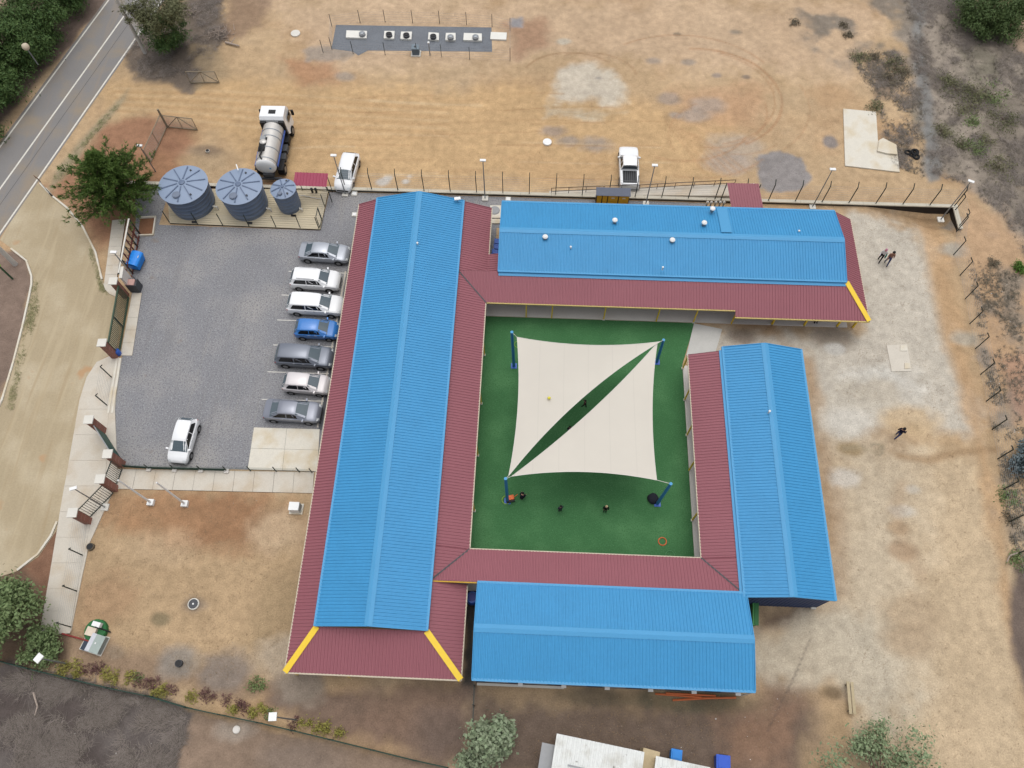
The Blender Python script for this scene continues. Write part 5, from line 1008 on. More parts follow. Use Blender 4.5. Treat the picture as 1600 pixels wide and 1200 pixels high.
# ------------------------------------------------------------------ people
skin = mat('skin', S(196, 150, 122), .6, .05)
def person(px, py, face, label, top, legs, hair, scale=1., pose='stand', bag=None, z0=.0, hairlong=False):
    p = G(px, py, z0); H_ = 1.72
    J = dict(pel=(0, 0, .95), sp=(0, 0, 1.15), ch=(0, .01, 1.36), nk=(0, .01, 1.49), hd=(0, .03, 1.6), ht=(0, .03, 1.7))
    R_ = dict(pel=.145, sp=.13, ch=.15, nk=.06, hd=.095, ht=.075); E_ = [('pel', 'sp'), ('sp', 'ch'), ('ch', 'nk'), ('nk', 'hd'), ('hd', 'ht')]
    sw = {'stand': (0, 0, 0), 'walk': (.22, -.2, .25), 'arms': (.05, -.05, .6), 'crouch': (0, 0, .5)}[pose]
    for s, k in ((-1, 0), (1, 1)):
        d = sw[k]; L_ = 'lr'[k]
        J.update({L_ + 'hip': (s * .09, 0, .88), L_ + 'kn': (s * .1, d * .5 + .02, .49), L_ + 'an': (s * .1, d, .08), L_ + 'toe': (s * .11, d + .15, .04)})
        J.update({L_ + 'sh': (s * .17, .01, 1.42), L_ + 'el': (s * .25, -d * .4 - .02 + sw[2] * .2, 1.14), L_ + 'wr': (s * .24, -d * .7 + .08 + sw[2] * .45, .92 + sw[2] * .5), L_ + 'ha': (s * .235, -d * .8 + .12 + sw[2] * .6, .84 + sw[2] * .6)})
        R_.update({L_ + 'hip': .1, L_ + 'kn': .062, L_ + 'an': .046, L_ + 'toe': .038, L_ + 'sh': .065, L_ + 'el': .046, L_ + 'wr': .035, L_ + 'ha': .04})
        E_ += [('pel', L_ + 'hip'), (L_ + 'hip', L_ + 'kn'), (L_ + 'kn', L_ + 'an'), (L_ + 'an', L_ + 'toe'), ('ch', L_ + 'sh'), (L_ + 'sh', L_ + 'el'), (L_ + 'el', L_ + 'wr'), (L_ + 'wr', L_ + 'ha')]
    if pose == 'crouch':
        for q in J:
            x, y, z = J[q]
            if q[1:] in ('kn',): J[q] = (x * 1.5, .38, .5)
            elif q[1:] in ('an', 'toe'): pass
            elif q[1:] in ('hip',) or q == 'pel': J[q] = (x, -.1, .34 if q != 'pel' else .38)
            else: dz = z - .95; J[q] = (x, -.1 + dz * .55 + (y if q[1:] in ('wr', 'ha', 'el') else 0), .42 + dz * .8)
    names = list(J); me = D.meshes.new('person_cage'); me.from_pydata([J[k] for k in names], [(names.index(a), names.index(b_)) for a, b_ in E_], [])
    o = D.objects.new('tmp', me); COL.objects.link(o); md = o.modifiers.new('s', 'SKIN'); me.skin_vertices[0].data[0].use_root = True
    for i, k in enumerate(names): me.skin_vertices[0].data[i].radius = (R_[k] * 1.16, R_[k] * 1.16 * (.78 if k in ('pel', 'sp', 'ch') else 1))
    o.modifiers.new('u', 'SUBSURF').levels = 1
    bm_ = D.meshes.new_from_object(o.evaluated_get(bpy.context.evaluated_depsgraph_get())); D.objects.remove(o); D.meshes.remove(me); bm_.name = 'person'
    for m in (top, legs, skin, rubber): bm_.materials.append(m)
    zs = np.array([J[k] for k in names]); lab = [2 if k in ('hd', 'ht', 'nk') or k[1:] == 'ha' else 3 if k[1:] == 'toe' else 1 if k[1:] in ('hip', 'kn', 'an') or k == 'pel' else 0 for k in names]
    for f in bm_.polygons: c = np.array(f.center); f.material_index = lab[int(np.argmin(((zs - c) ** 2).sum(1)))]; f.use_smooth = True
    th = thing('person', (p.x, p.y, z0), label, 'person', 'people around the school', rad(face)); th.scale = (scale,) * 3
    b = D.objects.new('body', bm_); COL.objects.link(b); b.parent = th
    hx, hy, hz_ = J['hd']; 
    h = MB().lathe((hx, hy - .02, hz_ - (.12 if hairlong else .02)), [(.1, 0), (.118, .05), (.118, .12), (.09, .19 + (.08 if hairlong else 0)), (.03, .22 + (.09 if hairlong else 0))], 14); h.build('hair', hair, th, world=False, smooth=60)
    fc = MB().box((hx, hy + .1, hz_ + .0), (.03, .04, .05)); fc.build('nose', skin, th, world=False); ey = MB()
    for s in (-1, 1): ey.box((hx + s * .035, hy + .092, hz_ + .03), (.02, .012, .012))
    ey.build('eyes', black, th, world=False)
    if bag: MB().box((-.27, .05, .95), (.1, .3, .34)).bar((-.25, .05, 1.1), (.1, 0, 1.45), .03).build('bag', bag, th, world=False)
    return th
cl = lambda n_, *c: mat('cloth_' + n_, S(*c), .9, .12, 6, 30, .1)
hb, hbr, hbl = mat('hair_black', S(28, 25, 24), .6), mat('hair_pink', S(206, 140, 164), .6), mat('hair_blond', S(205, 180, 140), .6)
person(1373, 407, 150, 'person in white top and black trousers with pinkish hair and teal bag', cl('white', 226, 222, 222), cl('blk', 34, 32, 36), hbr, 1, 'walk', cl('teal', 20, 110, 100), hairlong=True)
person(1384, 412, 165, 'person in brown checked shirt and blue jeans beside the pink-haired person', cl('brown', 150, 112, 96), cl('jean', 72, 80, 116), hb, 1.05, 'walk')
person(1398, 683, -50, 'person in navy jacket and jeans walking alone on the sand in the east yard', cl('navy', 30, 32, 52), cl('jean', 72, 80, 116), hb, 1.05, 'walk')
person(875, 799, 20, 'child in grey top standing on the turf, left of the pale-capped child', cl('slate', 62, 62, 76), cl('slate2', 60, 58, 70), hb, .82, 'stand')
person(945, 799, 175, 'child in black clothes with pale cap standing on the turf', cl('blk', 34, 32, 36), cl('blk', 34, 32, 36), hbl, .82, 'stand')
person(815, 779, -30, 'child in dark clothes crouching on the turf beside the orange cart', cl('dknavy', 36, 36, 48), cl('blk', 34, 32, 36), hb, .85, 'crouch')
person(913, 636, 60, 'child seen through the upper part of the gap between the sails', cl('plum', 70, 44, 50), cl('blk', 34, 32, 36), hb, .75, 'walk')
person(889, 676, 10, 'child in dark top half hidden under the edge of the smaller sail', cl('dknavy', 36, 36, 48), cl('slate', 62, 62, 76), hb, .75, 'stand')
person(1274, 504, 180, 'person in dark clothes mostly hidden under the red verandah eaves', cl('blk', 34, 32, 36), cl('dknavy', 36, 36, 48), hb, 1, 'stand', z0=.1)

# ------------------------------------------------------------------ septic strip and lids
struct('gravel_strip', MB().sheet([q.xy for q in PX((525, 39), (768, 43), (769, 81), (575, 79), (560, 87), (552, 81), (518, 76))], .012), gravel_dk)
pads = [((542, 50), (574, 51), (573, 62), (541, 61), [(566, 54, 0)], 'widest white pad with one lid, left end of the gravel strip'), ((601, 51), (617, 51), (616, 63), (600, 62), [(608, 55, 1)], 'square white pad second from the left of the gravel strip'), ((627, 52), (644, 52), (643, 64), (626, 63), [(635, 56, 1)], 'square white pad just left of the grey pump box'), ((670, 53), (686, 54), (686, 65), (669, 64), [(677, 58, 1)], 'square white pad just right of the grey pump box'), ((697, 54), (712, 54), (712, 65), (696, 65), [(704, 59, 0)], 'square white pad with a pale lid, third from the right'), ((725, 54), (753, 55), (753, 66), (724, 65), [(743, 59, 0)], 'wide white pad at the right end of the gravel strip')]
for a, b_, c, d, lids, lb in pads:
    q = [G(*s) for s in (a, b_, c, d)]; th = thing('septic_pad', (*((q[0] + q[2]) / 2).xy, 0), lb, 'concrete pad', 'white septic tank pads'); MB().prism([s.xy for s in q], 0, .22).build('slab', mat('septic_white', S(236, 234, 226), .8, .06), th)
    for lx, ly, dk in lids:
        e = G(lx, ly, .3); MB().lathe((e.x, e.y, .22), [(.34, 0), (.34, .26), (.3, .28)], 18).build('riser', dkgrey if dk else grey, th); MB().lathe((e.x, e.y, .5), [(.26, 0), (.24, .06), (.05, .1)], 18).build('lid', black if dk else galv, th)
tag(MB().prism([s.xy for s in PX((767, 52), (792, 53), (791, 64), (766, 63))], 0, .18).build('septic_pad', MATS['septic_white']), 'plain white pad on bare sand past the gravel strip', 'concrete pad', 'white septic tank pads')
q = G(650, 87); pb = thing('pump_box', (q.x, q.y, 0), 'grey box on a white plinth below the gravel strip', 'box'); MB().b2(q.x - .5, q.x + .5, q.y - .2, q.y + .7, 0, .12).build('plinth', offwhite, pb); MB().b2(q.x - .36, q.x + .36, q.y - .05, q.y + .6, .12, .85).build('body', mat('box_slate', S(96, 110, 122), .6), pb); MB().b2(q.x - .4, q.x + .4, q.y - .09, q.y + .64, .85, .9).build('lid', mat('box_lid', S(122, 136, 146), .6), pb); MB().lathe((q.x - .02, q.y + .3, .9), [(.13, 0), (.1, .06)], 12).build('vent', dkgrey, pb)
def disc(px, py, r, h, m, label, inner=None, hole=None, cat='manhole'):
    p = G(px, py); th = thing('manhole', (p.x, p.y, 0), label, cat); MB().lathe((0, 0, 0), [(r, 0), (r, h), (r * .92, h + .02)], 24).build('ring', m, th, world=False)
    if inner: MB().lathe((0, 0, h + .02), [(r * .84, 0), (r * .8, .02)], 20).build('lid', inner, th, world=False)
    if hole: MB().lathe((0, 0, h + .04), [(hole, 0), (hole * .9, .02)], 10).build('plug', white, th, world=False)
disc(462, 53, .5, .12, offwhite, 'oval pale concrete lid alone on the sand left of the gravel strip'); disc(855, 223, .43, .15, white, 'round white lid on grey-stained sand in the north yard')
disc(303, 944, .42, .12, offwhite, 'grey manhole with a white ring and white plug in the west yard', dkgrey, .07); disc(325, 237, .2, .15, offwhite, 'small pale pipe mouth in damp soil above the tanks', black); disc(370, 1140, .26, .1, offwhite, 'small pale ring in rubble at the bottom left field', concrete_grey); disc(281, 1037, .25, .3, dkgrey, 'dark broken drain pipe surrounded by rubble', black); disc(143, 855, .28, .25, mat('drain_brown', S(110, 100, 84), .9), 'small open drain pipe beside the west pavement', black)
for px, py, s, lb in [(554, 303, .55, 'white square inspection lid at the top of the gravel lot'), (554, 336, .45, 'white square inspection lid beside the red eaves'), (794, 312, .5, 'white square inspection lid behind the north wing')]:
    p = G(px, py); th = thing('inspection_box', (p.x, p.y, 0), lb, 'lid'); MB().b2(-s / 2, s / 2, -s / 2, s / 2, 0, .12).build('frame', offwhite, th, world=False); MB().b2(-s * .35, s * .35, -s * .35, s * .35, .12, .15).build('lid', white, th, world=False)
th = thing('service_slab', (*G(776, 336).xy, 0), 'cream service slab with a round plate between the two blue roofs', 'slab'); MB().prism([q.xy for q in PX((766, 322), (783, 322), (782, 350), (765, 350))], 0, .12).build('base', concrete_new, th); q = G(773, 330); MB().lathe((q.x, q.y, .12), [(.5, 0), (.46, .06)], 20).build('plate', grey, th); MB().bar(G(768, 341, .5), G(783, 341, .5), .06).build('pipe', black, th)
# cabinets and the pump group of the west yard
q = G(464, 796); wc = thing('white_cabinet', (q.x, q.y, 0), 'white sheet-metal cabinet on a pale plinth beside the main wing', 'cabinet'); MB().b2(-.55, .5, -.4, .45, 0, .08).build('plinth', concrete_new, wc, world=False); MB().b2(-.42, .35, -.3, .35, .08, .85).build('body', white, wc, world=False); MB().b2(.352, .37, -.28, .33, .12, .8).build('door', mat('cab_grey', S(176, 188, 198), .5), wc, world=False)
q = G(152, 986); wg = thing('well_head', (q.x, q.y, 0), 'green round well cover with white control box on top', 'well'); MB().lathe((0, 0, 0), [(.82, 0), (.8, .3), (.74, .36)], 28).build('cover', greenp, wg, world=False, smooth=40); MB().box((-.15, -.12, .5), (.7, .6, .26), rad(-12)).build('hatch', mat('cream_lid', S(226, 210, 190), .7), wg, world=False); MB().box((.2, .38, .62), (.6, .34, .36), rad(-12)).build('control_box', white, wg, world=False); MB().cyl((.2, .2, .8), (1.05, -.05, .1), .05, n=8).build('pipe', black, wg, world=False)
q = G(152, 1006); eb = thing('pump_cabinet', (q.x, q.y, 0), 'grey topped pump cabinet on a white slab below the green well cover', 'cabinet', rz=rad(-14)); MB().b2(-1.05, .7, -.7, .66, 0, .06).build('slab', offwhite, eb, world=False); MB().b2(-.86, -.3, -.66, .62, .06, .3).build('low_box', mat('slate_body', S(58, 66, 82), .6), eb, world=False); MB().b2(-.3, .66, -.6, .6, .06, .62).build('body', mat('cab_body', S(150, 158, 155), .6), eb, world=False)
MB().b2(0, .7, -.63, .63, .62, .67).build('lid', mat('lid_green_grey', S(166, 178, 172), .6), eb, world=False); MB().b2(-.33, -.0, -.63, .63, .62, .66).build('lid', mat('lid_pale', S(206, 208, 214), .6), eb, world=False); MB().b2(.18, .26, -.04, .08, .67, .72).build('handle', white, eb, world=False)
a, b_ = G(97, 990, .1), G(140, 1002, .3); tag(MB().cyl(a, b_, .06, n=8).build('red_pipe', mat('pipe_red', S(150, 62, 58), .6)), 'red pipe running from the pavement end to the pump cabinet', 'pipe')
# bins
q = G(217, 414); db = thing('dumpster', (q.x, q.y, 0), 'bright blue wheeled dumpster with rounded lid beside the rusty fence', 'dumpster', rz=rad(-8)); bd_ = MB().add([(-.5, -.75, .2), (.5, -.75, .2), (.5, .75, .2), (-.5, .75, .2), (-.62, -.85, 1.05), (.62, -.85, 1.05), (.62, .85, 1.05), (-.62, .85, 1.05)], [(3, 2, 1, 0), (0, 1, 5, 4), (1, 2, 6, 5), (2, 3, 7, 6), (3, 0, 4, 7), (4, 5, 6, 7)]); bd_.build('body', binblue, db, world=False)
ld = MB(); 
for i in range(8):
    a0, a1 = math.pi * i / 8, math.pi * (i + 1) / 8; f = lambda a: (-.66 * math.cos(a), 1.06 + .34 * math.sin(a)); (x0, z0), (x1, z1) = f(a0), f(a1); ld.add([(x0, -.88, z0), (x1, -.88, z1), (x1, .88, z1), (x0, .88, z0)], [(0, 1, 2, 3)])
ld.build('lid', binblue, db, world=False)
MB().box((.45, .2, 1.32), (.05, .3, .05)).build('handle', offwhite, db, world=False)
for sx in (-.4, .4):
    for sy in (-.65, .65): MB().cyl((sx - .04, sy, .1), (sx + .04, sy, .1), .1, n=10).build('wheel', rubber, db, world=False)
db.scale = (.86, .84, .86)
def bin_(px, py, s, h, m, label, rz=0):
    q = G(px, py, h); th = thing('bin', (q.x, q.y, 0), label, 'bin', rz=rad(rz)); w_, d_ = s
    MB().add([(-w_ * .42, -d_ * .42, 0), (w_ * .42, -d_ * .42, 0), (w_ * .42, d_ * .42, 0), (-w_ * .42, d_ * .42, 0), (-w_ / 2, -d_ / 2, h), (w_ / 2, -d_ / 2, h), (w_ / 2, d_ / 2, h), (-w_ / 2, d_ / 2, h)], [(3, 2, 1, 0), (0, 1, 5, 4), (1, 2, 6, 5), (2, 3, 7, 6), (3, 0, 4, 7)]).build('body', m, th, world=False)
    MB().box((0, 0, h + .03), (w_ * 1.08, d_ * 1.08, .07)).box((0, 0, h + .08), (w_ * .8, d_ * .8, .05)).build('lid', m, th, world=False); MB().box((0, d_ * .56, h), (w_ * .7, .05, .05)).build('handle', black, th, world=False)
bin_(778, 378, (.6, .6), 1, deepblue, 'blue bin between the two blue roofs, uppermost of three'); bin_(777, 386, (.6, .6), 1, deepblue, 'blue bin between the two blue roofs, middle of three', 4); bin_(774, 394, (.6, .55), 1, deepblue, 'blue bin between the two blue roofs, nearest the red canopy', -5)
bin_(1057, 1179, (.68, .6), 1.0, mat('bin_sky', S(44, 140, 226), .5), 'sky blue bin above the small white-roofed shed', -8); bin_(1130, 1191, (.86, .82), 1.0, mat('bin_royal', S(48, 92, 200), .5), 'royal blue bin right of the white-roofed sheds', -4)
q = G(738, 934, .8); bt = thing('barrel', (q.x, q.y, 0), 'dark blue barrel in the gap under the red walkway roof', 'barrel'); MB().lathe((0, 0, 0), [(.42, 0), (.46, .2), (.46, .9), (.38, 1.0)], 18).build('body', deepblue, bt, world=False, smooth=50); MB().lathe((0, 0, 1.0), [(.3, 0), (.28, .05)], 16).build('lid', mat('lid_navy', S(62, 72, 150), .5), bt, world=False)
p = G(1173, 962); gb = thing('green_panel', (p.x, p.y, 0), 'green panel leaning at the corner between the lower two wings', 'panel'); MB().box((0, 0, .5), (.25, 1.6, 1.), rad(-6)).build('board', mat('panel_green', S(74, 150, 84), .6), gb, world=False); MB().box((.14, 0, 1.02), (.3, 1.64, .06), rad(-6)).build('trim', greenp, gb, world=False)
for i, (x0, y0, x1, y1, lb) in enumerate([(1024, 1084, 1110, 1091, 'longest orange pole against the south wing wall'), (1040, 1083, 1118, 1087, 'orange pole nearest the south wing wall'), (1051, 1094, 1124, 1090, 'orange pole lying furthest out from the south wing wall'), (1098, 1091, 1150, 1090, 'short orange pole at the right of the bundle')]):
    z = .06 + .09 * (i % 2); tag(MB().cyl(G(x0, y0, z), G(x1, y1, z), .07, n=8).build('orange_pole', mat('faded_orange', S(206, 112, 66), .6)), lb, 'pole', 'orange poles lying behind the south wing')
p = G(1326, 1091); be = thing('bench', (p.x, p.y, 0), 'plain two-plank wooden bench alone on the sand at lower right', 'bench', rz=rad(-3))
for x in (-.13, .14): MB().b2(x - .1, x + .1, -1.05, 1.05, .42, .47).build('plank', mat('pale_wood', S(190, 174, 142), .85, .12, 4, 30), be, world=False)
for y in (-.85, .85):
    MB().b2(-.2, .2, y - .06, y + .06, .36, .42).build('bearer', wood, be, world=False)
    for x in (-.15, .15): MB().b2(x - .05, x + .05, y - .05, y + .05, 0, .36).build('leg', wood, be, world=False)
th = thing('tyre_heap', (*G(1425, 242).xy, 0), 'heap of black tyres beside the foundation slab', 'tyres')
for i, (x, y, z, tx) in enumerate([(0, 0, .1, 0), (.35, .3, .1, .1), (-.4, .2, .12, -.15), (.1, .1, .28, .3), (.3, -.3, .12, .1)]): o = MB().torus((0, 0, 0), .27, .1, 18, 8).build('tyre', rubber, th, world=False, smooth=60); o.location = (x, y, z); o.rotation_euler = (tx, tx * .7, 0)

# ------------------------------------------------------------------ vegetation
def leaf_mat(nm, c, c2): return mat(nm, S(*c), .65, .1, 1.5, 20, .25, island=.3, c2=S(*c2))
def cards(C_, N_, s, asp=.45, jit=.5):
    """leaf quads: centres C_, facing N_, length s"""
    n = len(C_); a = RNG.normal(size=(n, 3)); N_ = N_ + RNG.normal(size=(n, 3)) * jit; N_ /= np.linalg.norm(N_, axis=1)[:, None] + 1e-9
    u = np.cross(N_, a); u /= np.linalg.norm(u, axis=1)[:, None] + 1e-9; v = np.cross(N_, u); s = (s * RNG.uniform(.6, 1.4, n))[:, None]; bend = N_ * s * -.12
    V_ = np.stack([C_ - u * s, C_ - v * s * asp + bend * 0, C_ + u * s + bend, C_ + v * s * asp], 1).reshape(-1, 3); return V_, np.arange(4 * n).reshape(-1, 4)
def tree(name, base, crown, r, hz, nclump, nleaf, leaf, m, label, group=None, trunk_r=.14, clump=.5, asp=.45, cat='tree', flat=.0, zmin=.25):
    """trunk with limbs to each clump; leaves cluster round clump centres spread through the crown ellipsoid"""
    th = thing(name, (base[0], base[1], 0), label, cat, group); b = np.array([base[0], base[1], 0.]); cr = np.array(crown)
    d = RNG.normal(size=(nclump, 3)); d /= np.linalg.norm(d, axis=1)[:, None]; rr = RNG.uniform(.35, 1, nclump) ** .55; cc = cr + d * rr[:, None] * np.array([r, r, hz]) * RNG.uniform(.8, 1.12, (nclump, 1)); cc[:, 2] = np.maximum(cc[:, 2], zmin)
    k = RNG.integers(0, nclump, nleaf); o = RNG.normal(size=(nleaf, 3)) * clump * RNG.uniform(.5, 1.2, nclump)[k][:, None] * np.array([1, 1, .65]); Cn = cc[k] + o; Cn[:, 2] = np.maximum(Cn[:, 2], .1)
    V_, F_ = cards(Cn, o + np.array([0, 0, .5]), leaf, asp); np_mesh('crown', V_ - b, F_, m, th)
    tr = MB(); top = Vector(cr) - Vector((0, 0, hz * .2)); tr.cyl((b[0], b[1], 0), top, trunk_r, trunk_r * .45, 8)
    for q in cc[:: max(1, nclump // 14)]: s = Vector((b[0], b[1], 0)).lerp(top, random.uniform(.45, .95)); tr.cyl(s, Vector(q), trunk_r * .4, trunk_r * .1, 5)
    tr.build('trunk', bark, th); return th
def pine(base, h, r, m, label, nwh=14, dens=1., group=None, name='pine_tree'):
    """whorled limbs carrying needle brushes"""
    th = thing(name, (base[0], base[1], 0), label, 'tree', group); tr = MB().cyl((base[0], base[1], 0), (base[0], base[1], h), .2, .05, 8); Cs, Ds = [], []
    for i in range(nwh):
        f = i / (nwh - 1); z = h * (.12 + .86 * f); R_ = r * (1 - f ** 1.6) * 1.0 + .25
        for k in range(int((11 if f < .7 else 8) * dens)):
            a = random.uniform(0, 6.283); L = R_ * random.uniform(.5, 1.2); up = random.uniform(.05, .45); p0 = np.array([base[0], base[1], z]); d = np.array([math.cos(a), math.sin(a), up]); p1 = p0 + d * L
            tr.cyl(p0, p1, .045, .015, 4)
            for s in np.arange(.22, 1.02, .085):
                for q in range(3):
                    dd = d * 1.25 + RNG.normal(size=3) * .5; dd[2] += .25; Cs.append(p0 + d * L * s + RNG.normal(size=3) * .14 * (1.2 - .4 * s)); Ds.append(dd / np.linalg.norm(dd))
    Cs, Ds = np.array(Cs), np.array(Ds); n = len(Cs); nb = 7; C2 = np.repeat(Cs, nb, 0); D2 = np.repeat(Ds, nb, 0) + RNG.normal(size=(n * nb, 3)) * .5; D2 /= np.linalg.norm(D2, axis=1)[:, None]
    w_ = np.cross(D2, RNG.normal(size=D2.shape)); w_ /= np.linalg.norm(w_, axis=1)[:, None]; L = RNG.uniform(.2, .42, (n * nb, 1))
    V_ = np.stack([C2 - w_ * .034, C2 + w_ * .034, C2 + D2 * L + w_ * .01, C2 + D2 * L - w_ * .01], 1).reshape(-1, 3) - np.array([base[0], base[1], 0]); np_mesh('crown', V_, np.arange(4 * n * nb).reshape(-1, 4), m, th); tr.build('trunk', bark, th); return th
pineg = leaf_mat('pine_needles', (112, 138, 62), (70, 96, 46)); darkg = leaf_mat('cypress_leaf', (98, 124, 64), (60, 86, 46)); midg = leaf_mat('broad_leaf', (138, 156, 104), (96, 116, 74)); grayg = leaf_mat('olive_leaf', (164, 176, 144), (122, 138, 106)); paleg = leaf_mat('loose_leaf', (160, 174, 134), (122, 140, 102)); bluel = leaf_mat('grey_blue_leaf', (132, 146, 150), (92, 108, 112)); roundg = leaf_mat('round_leaf', (98, 118, 66), (66, 86, 48)); euc = leaf_mat('dull_leaf', (128, 128, 92), (90, 94, 64))
scrubm = leaf_mat('scrub_leaf', (138, 136, 100), (104, 104, 74)); yel = leaf_mat('yellow_green_leaf', (172, 164, 84), (136, 132, 68)); mar = leaf_mat('maroon_leaf', (134, 100, 92), (98, 70, 68)); grl = leaf_mat('low_green_leaf', (134, 150, 98), (104, 122, 72)); drym = leaf_mat('dry_stem', (150, 138, 126), (112, 102, 94))
b0 = G(196, 318); pine((b0.x, b0.y), 6.4, 4.1, pineg, 'spreading green pine beside the driveway bend and water tanks', 14, 1.5)
for i, (px, py, r, h) in enumerate([(30, 168, 2.6, 5.2), (62, 118, 3.0, 5.8), (98, 70, 3.0, 6), (140, 20, 2.8, 5.6), (-5, 225, 2.2, 4.6), (85, 95, 2.5, 5.), (10, 130, 2.6, 5)]):
    b0 = G(px - 24, py - 8); tree('roadside_tree', (b0.x, b0.y), (b0.x, b0.y, h * .5), r, h * .5, 56, 13000, .15, darkg, ['roadside tree in the dark row, nearest the round pale sphere', 'tall roadside tree in the middle of the dark row', 'roadside tree in the dark row, second from the top edge', 'roadside tree at the top edge of the dark row', 'roadside tree at the left edge, lowest of the dark row', 'roadside tree in the dark row, third from the top edge', 'roadside tree at the left edge beside the pale sheet'][i], 'dark trees along the far side of the road', clump=.55, asp=.3)
p = G(40, 73, 3.2); s_ = thing('globe_lamp', (*G(62, 92).xy, 0), 'round pale globe lamp among the dark roadside trees', 'lamp'); q = G(40, 73, 4.6); s_.location = (q.x, q.y, 0); MB().cyl((0, 0, 2.4), (0, 0, 4.3), .06, n=8).build('pole', galv, s_, world=False); MB().lathe((0, 0, 4.25), [(.1, 0), (.3, .14), (.36, .36), (.28, .58), (.05, .7)], 16).build('globe', mat('globe_pale', S(214, 200, 176), .5), s_, world=False, smooth=60)  # pale ball on a pole, its use not known
q = G(2, 80, 1); wv = thing('white_tarp', (q.x, q.y, 0), 'pale blue-white sheet just showing at the left edge among trees', 'sheet'); MB().box((-.3, 0, 4.4), (1.2, 1.6, .05), rad(20)).build('sheet', mat('pale_sheet', S(205, 214, 220), .5), wv, world=False); MB().cyl((-.3, 0, 0), (-.3, 0, 4.37), .06, n=6).build('post', galv, wv, world=False)
b0 = G(272, 78); tree('broad_tree', (b0.x, b0.y), (b0.x + .2, b0.y - .2, 2.4), 2.1, 2.2, 36, 8000, .13, darkg, 'dense dark bushy tree standing in scrub below the loose grey tree', clump=.4, asp=.3)
b0 = G(285, 60); tree('grey_tree', (b0.x, b0.y), (*G(246, 14, 5.2).xy, 5.2), 2.5, 1.7, 46, 8500, .13, euc, 'loose dull grey-green tree overhanging the top of the road', clump=.45, asp=.28, trunk_r=.2)
b0 = G(205, 40); tree('grey_tree', (G(262, 60).x, G(262, 60).y), (*G(205, 22, 5).xy, 5), 1.2, .9, 12, 1200, .14, euc, 'thin grey-green branchy tree hanging over the road edge line', clump=.3, asp=.28)
b0 = G(1540, 40); tree('round_tree', (b0.x, b0.y), (b0.x, b0.y + .6, 1.9), 4.0, 1.9, 110, 26000, .11, roundg, 'dense round dark green tree at the top right corner', clump=.5)
b0 = G(50, 985); tree('broadleaf_tree', (b0.x, b0.y), (b0.x - 1.0, b0.y + .9, 2.9), 2.4, 1.9, 50, 11000, .13, midg, 'leafy green tree at the left edge beside the pavement end', clump=.45, asp=.55)
b0 = G(70, 1010); tree('low_shrub', (b0.x, b0.y), (b0.x, b0.y, .9), 1.3, .8, 20, 3200, .11, midg, 'low green shrub at the foot of the left edge tree', clump=.35, cat='shrub')
b0 = G(768, 1165); tree('olive_tree', (b0.x, b0.y), (b0.x + .1, b0.y + .3, 2.4), 1.25, 1.9, 34, 4200, .14, grayg, 'grey-green leafy tree beside the dividing fence at the bottom', clump=.34, asp=.6)
b0 = G(735, 1195); tree('low_shrub', (b0.x, b0.y), (b0.x, b0.y, .9), .8, .8, 12, 1300, .12, grayg, 'small grey-green shrub at the foot of the dividing fence', clump=.3, asp=.6, cat='shrub')
b0 = G(1362, 1200); tree('loose_tree', (b0.x, b0.y - .8), (b0.x - .2, b0.y - .9, 2.0), 3.7, 1.3, 40, 6000, .12, paleg, 'loose pale green tree at the bottom edge on the right', clump=.5, asp=.5)
b0 = G(1597, 722); tree('blue_bush', (b0.x, b0.y), (b0.x + .1, b0.y, 1.2), 1.4, 1.1, 24, 3800, .12, bluel, 'grey-blue bush at the right edge outside the fence', clump=.34, cat='shrub', trunk_r=.08)
b0 = G(1592, 420); tree('low_shrub', (b0.x, b0.y), (b0.x, b0.y, .35), .45, .35, 8, 700, .09, leaf_mat('bright_leaf', (104, 138, 52), (72, 104, 40)), 'small bright green shrub at the right edge', clump=.2, cat='shrub', trunk_r=.03)
ORD = 'first second third fourth fifth sixth seventh eighth ninth tenth eleventh twelfth thirteenth fourteenth fifteenth sixteenth seventeenth'.split()
def bush(px, py, r, m, label, group):
    b0 = G(px, py); tree('scrub_bush', (b0.x, b0.y), (b0.x, b0.y, r * .2), r * 1.1, r * .26, 14, int(480 * r), .085, m, label, group, clump=.3 * r + .05, cat='bush', trunk_r=.03, zmin=.06)
slope = sorted([(1492, 142, 1.5), (1525, 150, 1.2), (1512, 168, 1.5), (1550, 149, 1.5), (1565, 187, 1.6), (1520, 194, .8), (1480, 130, 1.), (1557, 262, 1.3), (1520, 235, 1.), (1500, 225, .8), (1470, 207, .9), (1540, 222, .8)], key=lambda q: q[1])
for i, (px, py, r) in enumerate(slope): bush(px, py, r, [scrubm, euc, grl, scrubm][i % 4], 'olive scrub bush on the grey grassy slope, %s from the top' % ORD[i], 'scrub bushes on the grey slope')
weed = leaf_mat('weed_leaf', (140, 128, 108), (104, 96, 78))
for i, (px, py, r) in enumerate(sorted([(1400, 105, 1.1), (1388, 125, .9), (1410, 118, 1.0), (1345, 90, .9), (1362, 88, .7), (1365, 168, .8)], key=lambda q: q[0])): bush(px, py, r, weed if i % 2 else scrubm, 'brownish weed clump above the foundation slab, %s from the left' % ORD[i], 'weed clumps above the foundation slab')
for i, (px, py, r) in enumerate([(1240, 36, .5), (1318, 40, .45), (1326, 56, .5)]): bush(px, py, r, weed, 'small grey weed clump on the sand near the top edge, %s from the left' % ORD[i], 'weed clumps near the top edge')
for i, (px, py, r) in enumerate([(1552, 412, .5), (1575, 775, .7), (1580, 815, .6), (1590, 880, .8)]): bush(px, py, r, grl if i % 2 else weed, 'low weed clump along the right hand yard fence, %s from the top' % ORD[i], 'weed clumps along the right fence')
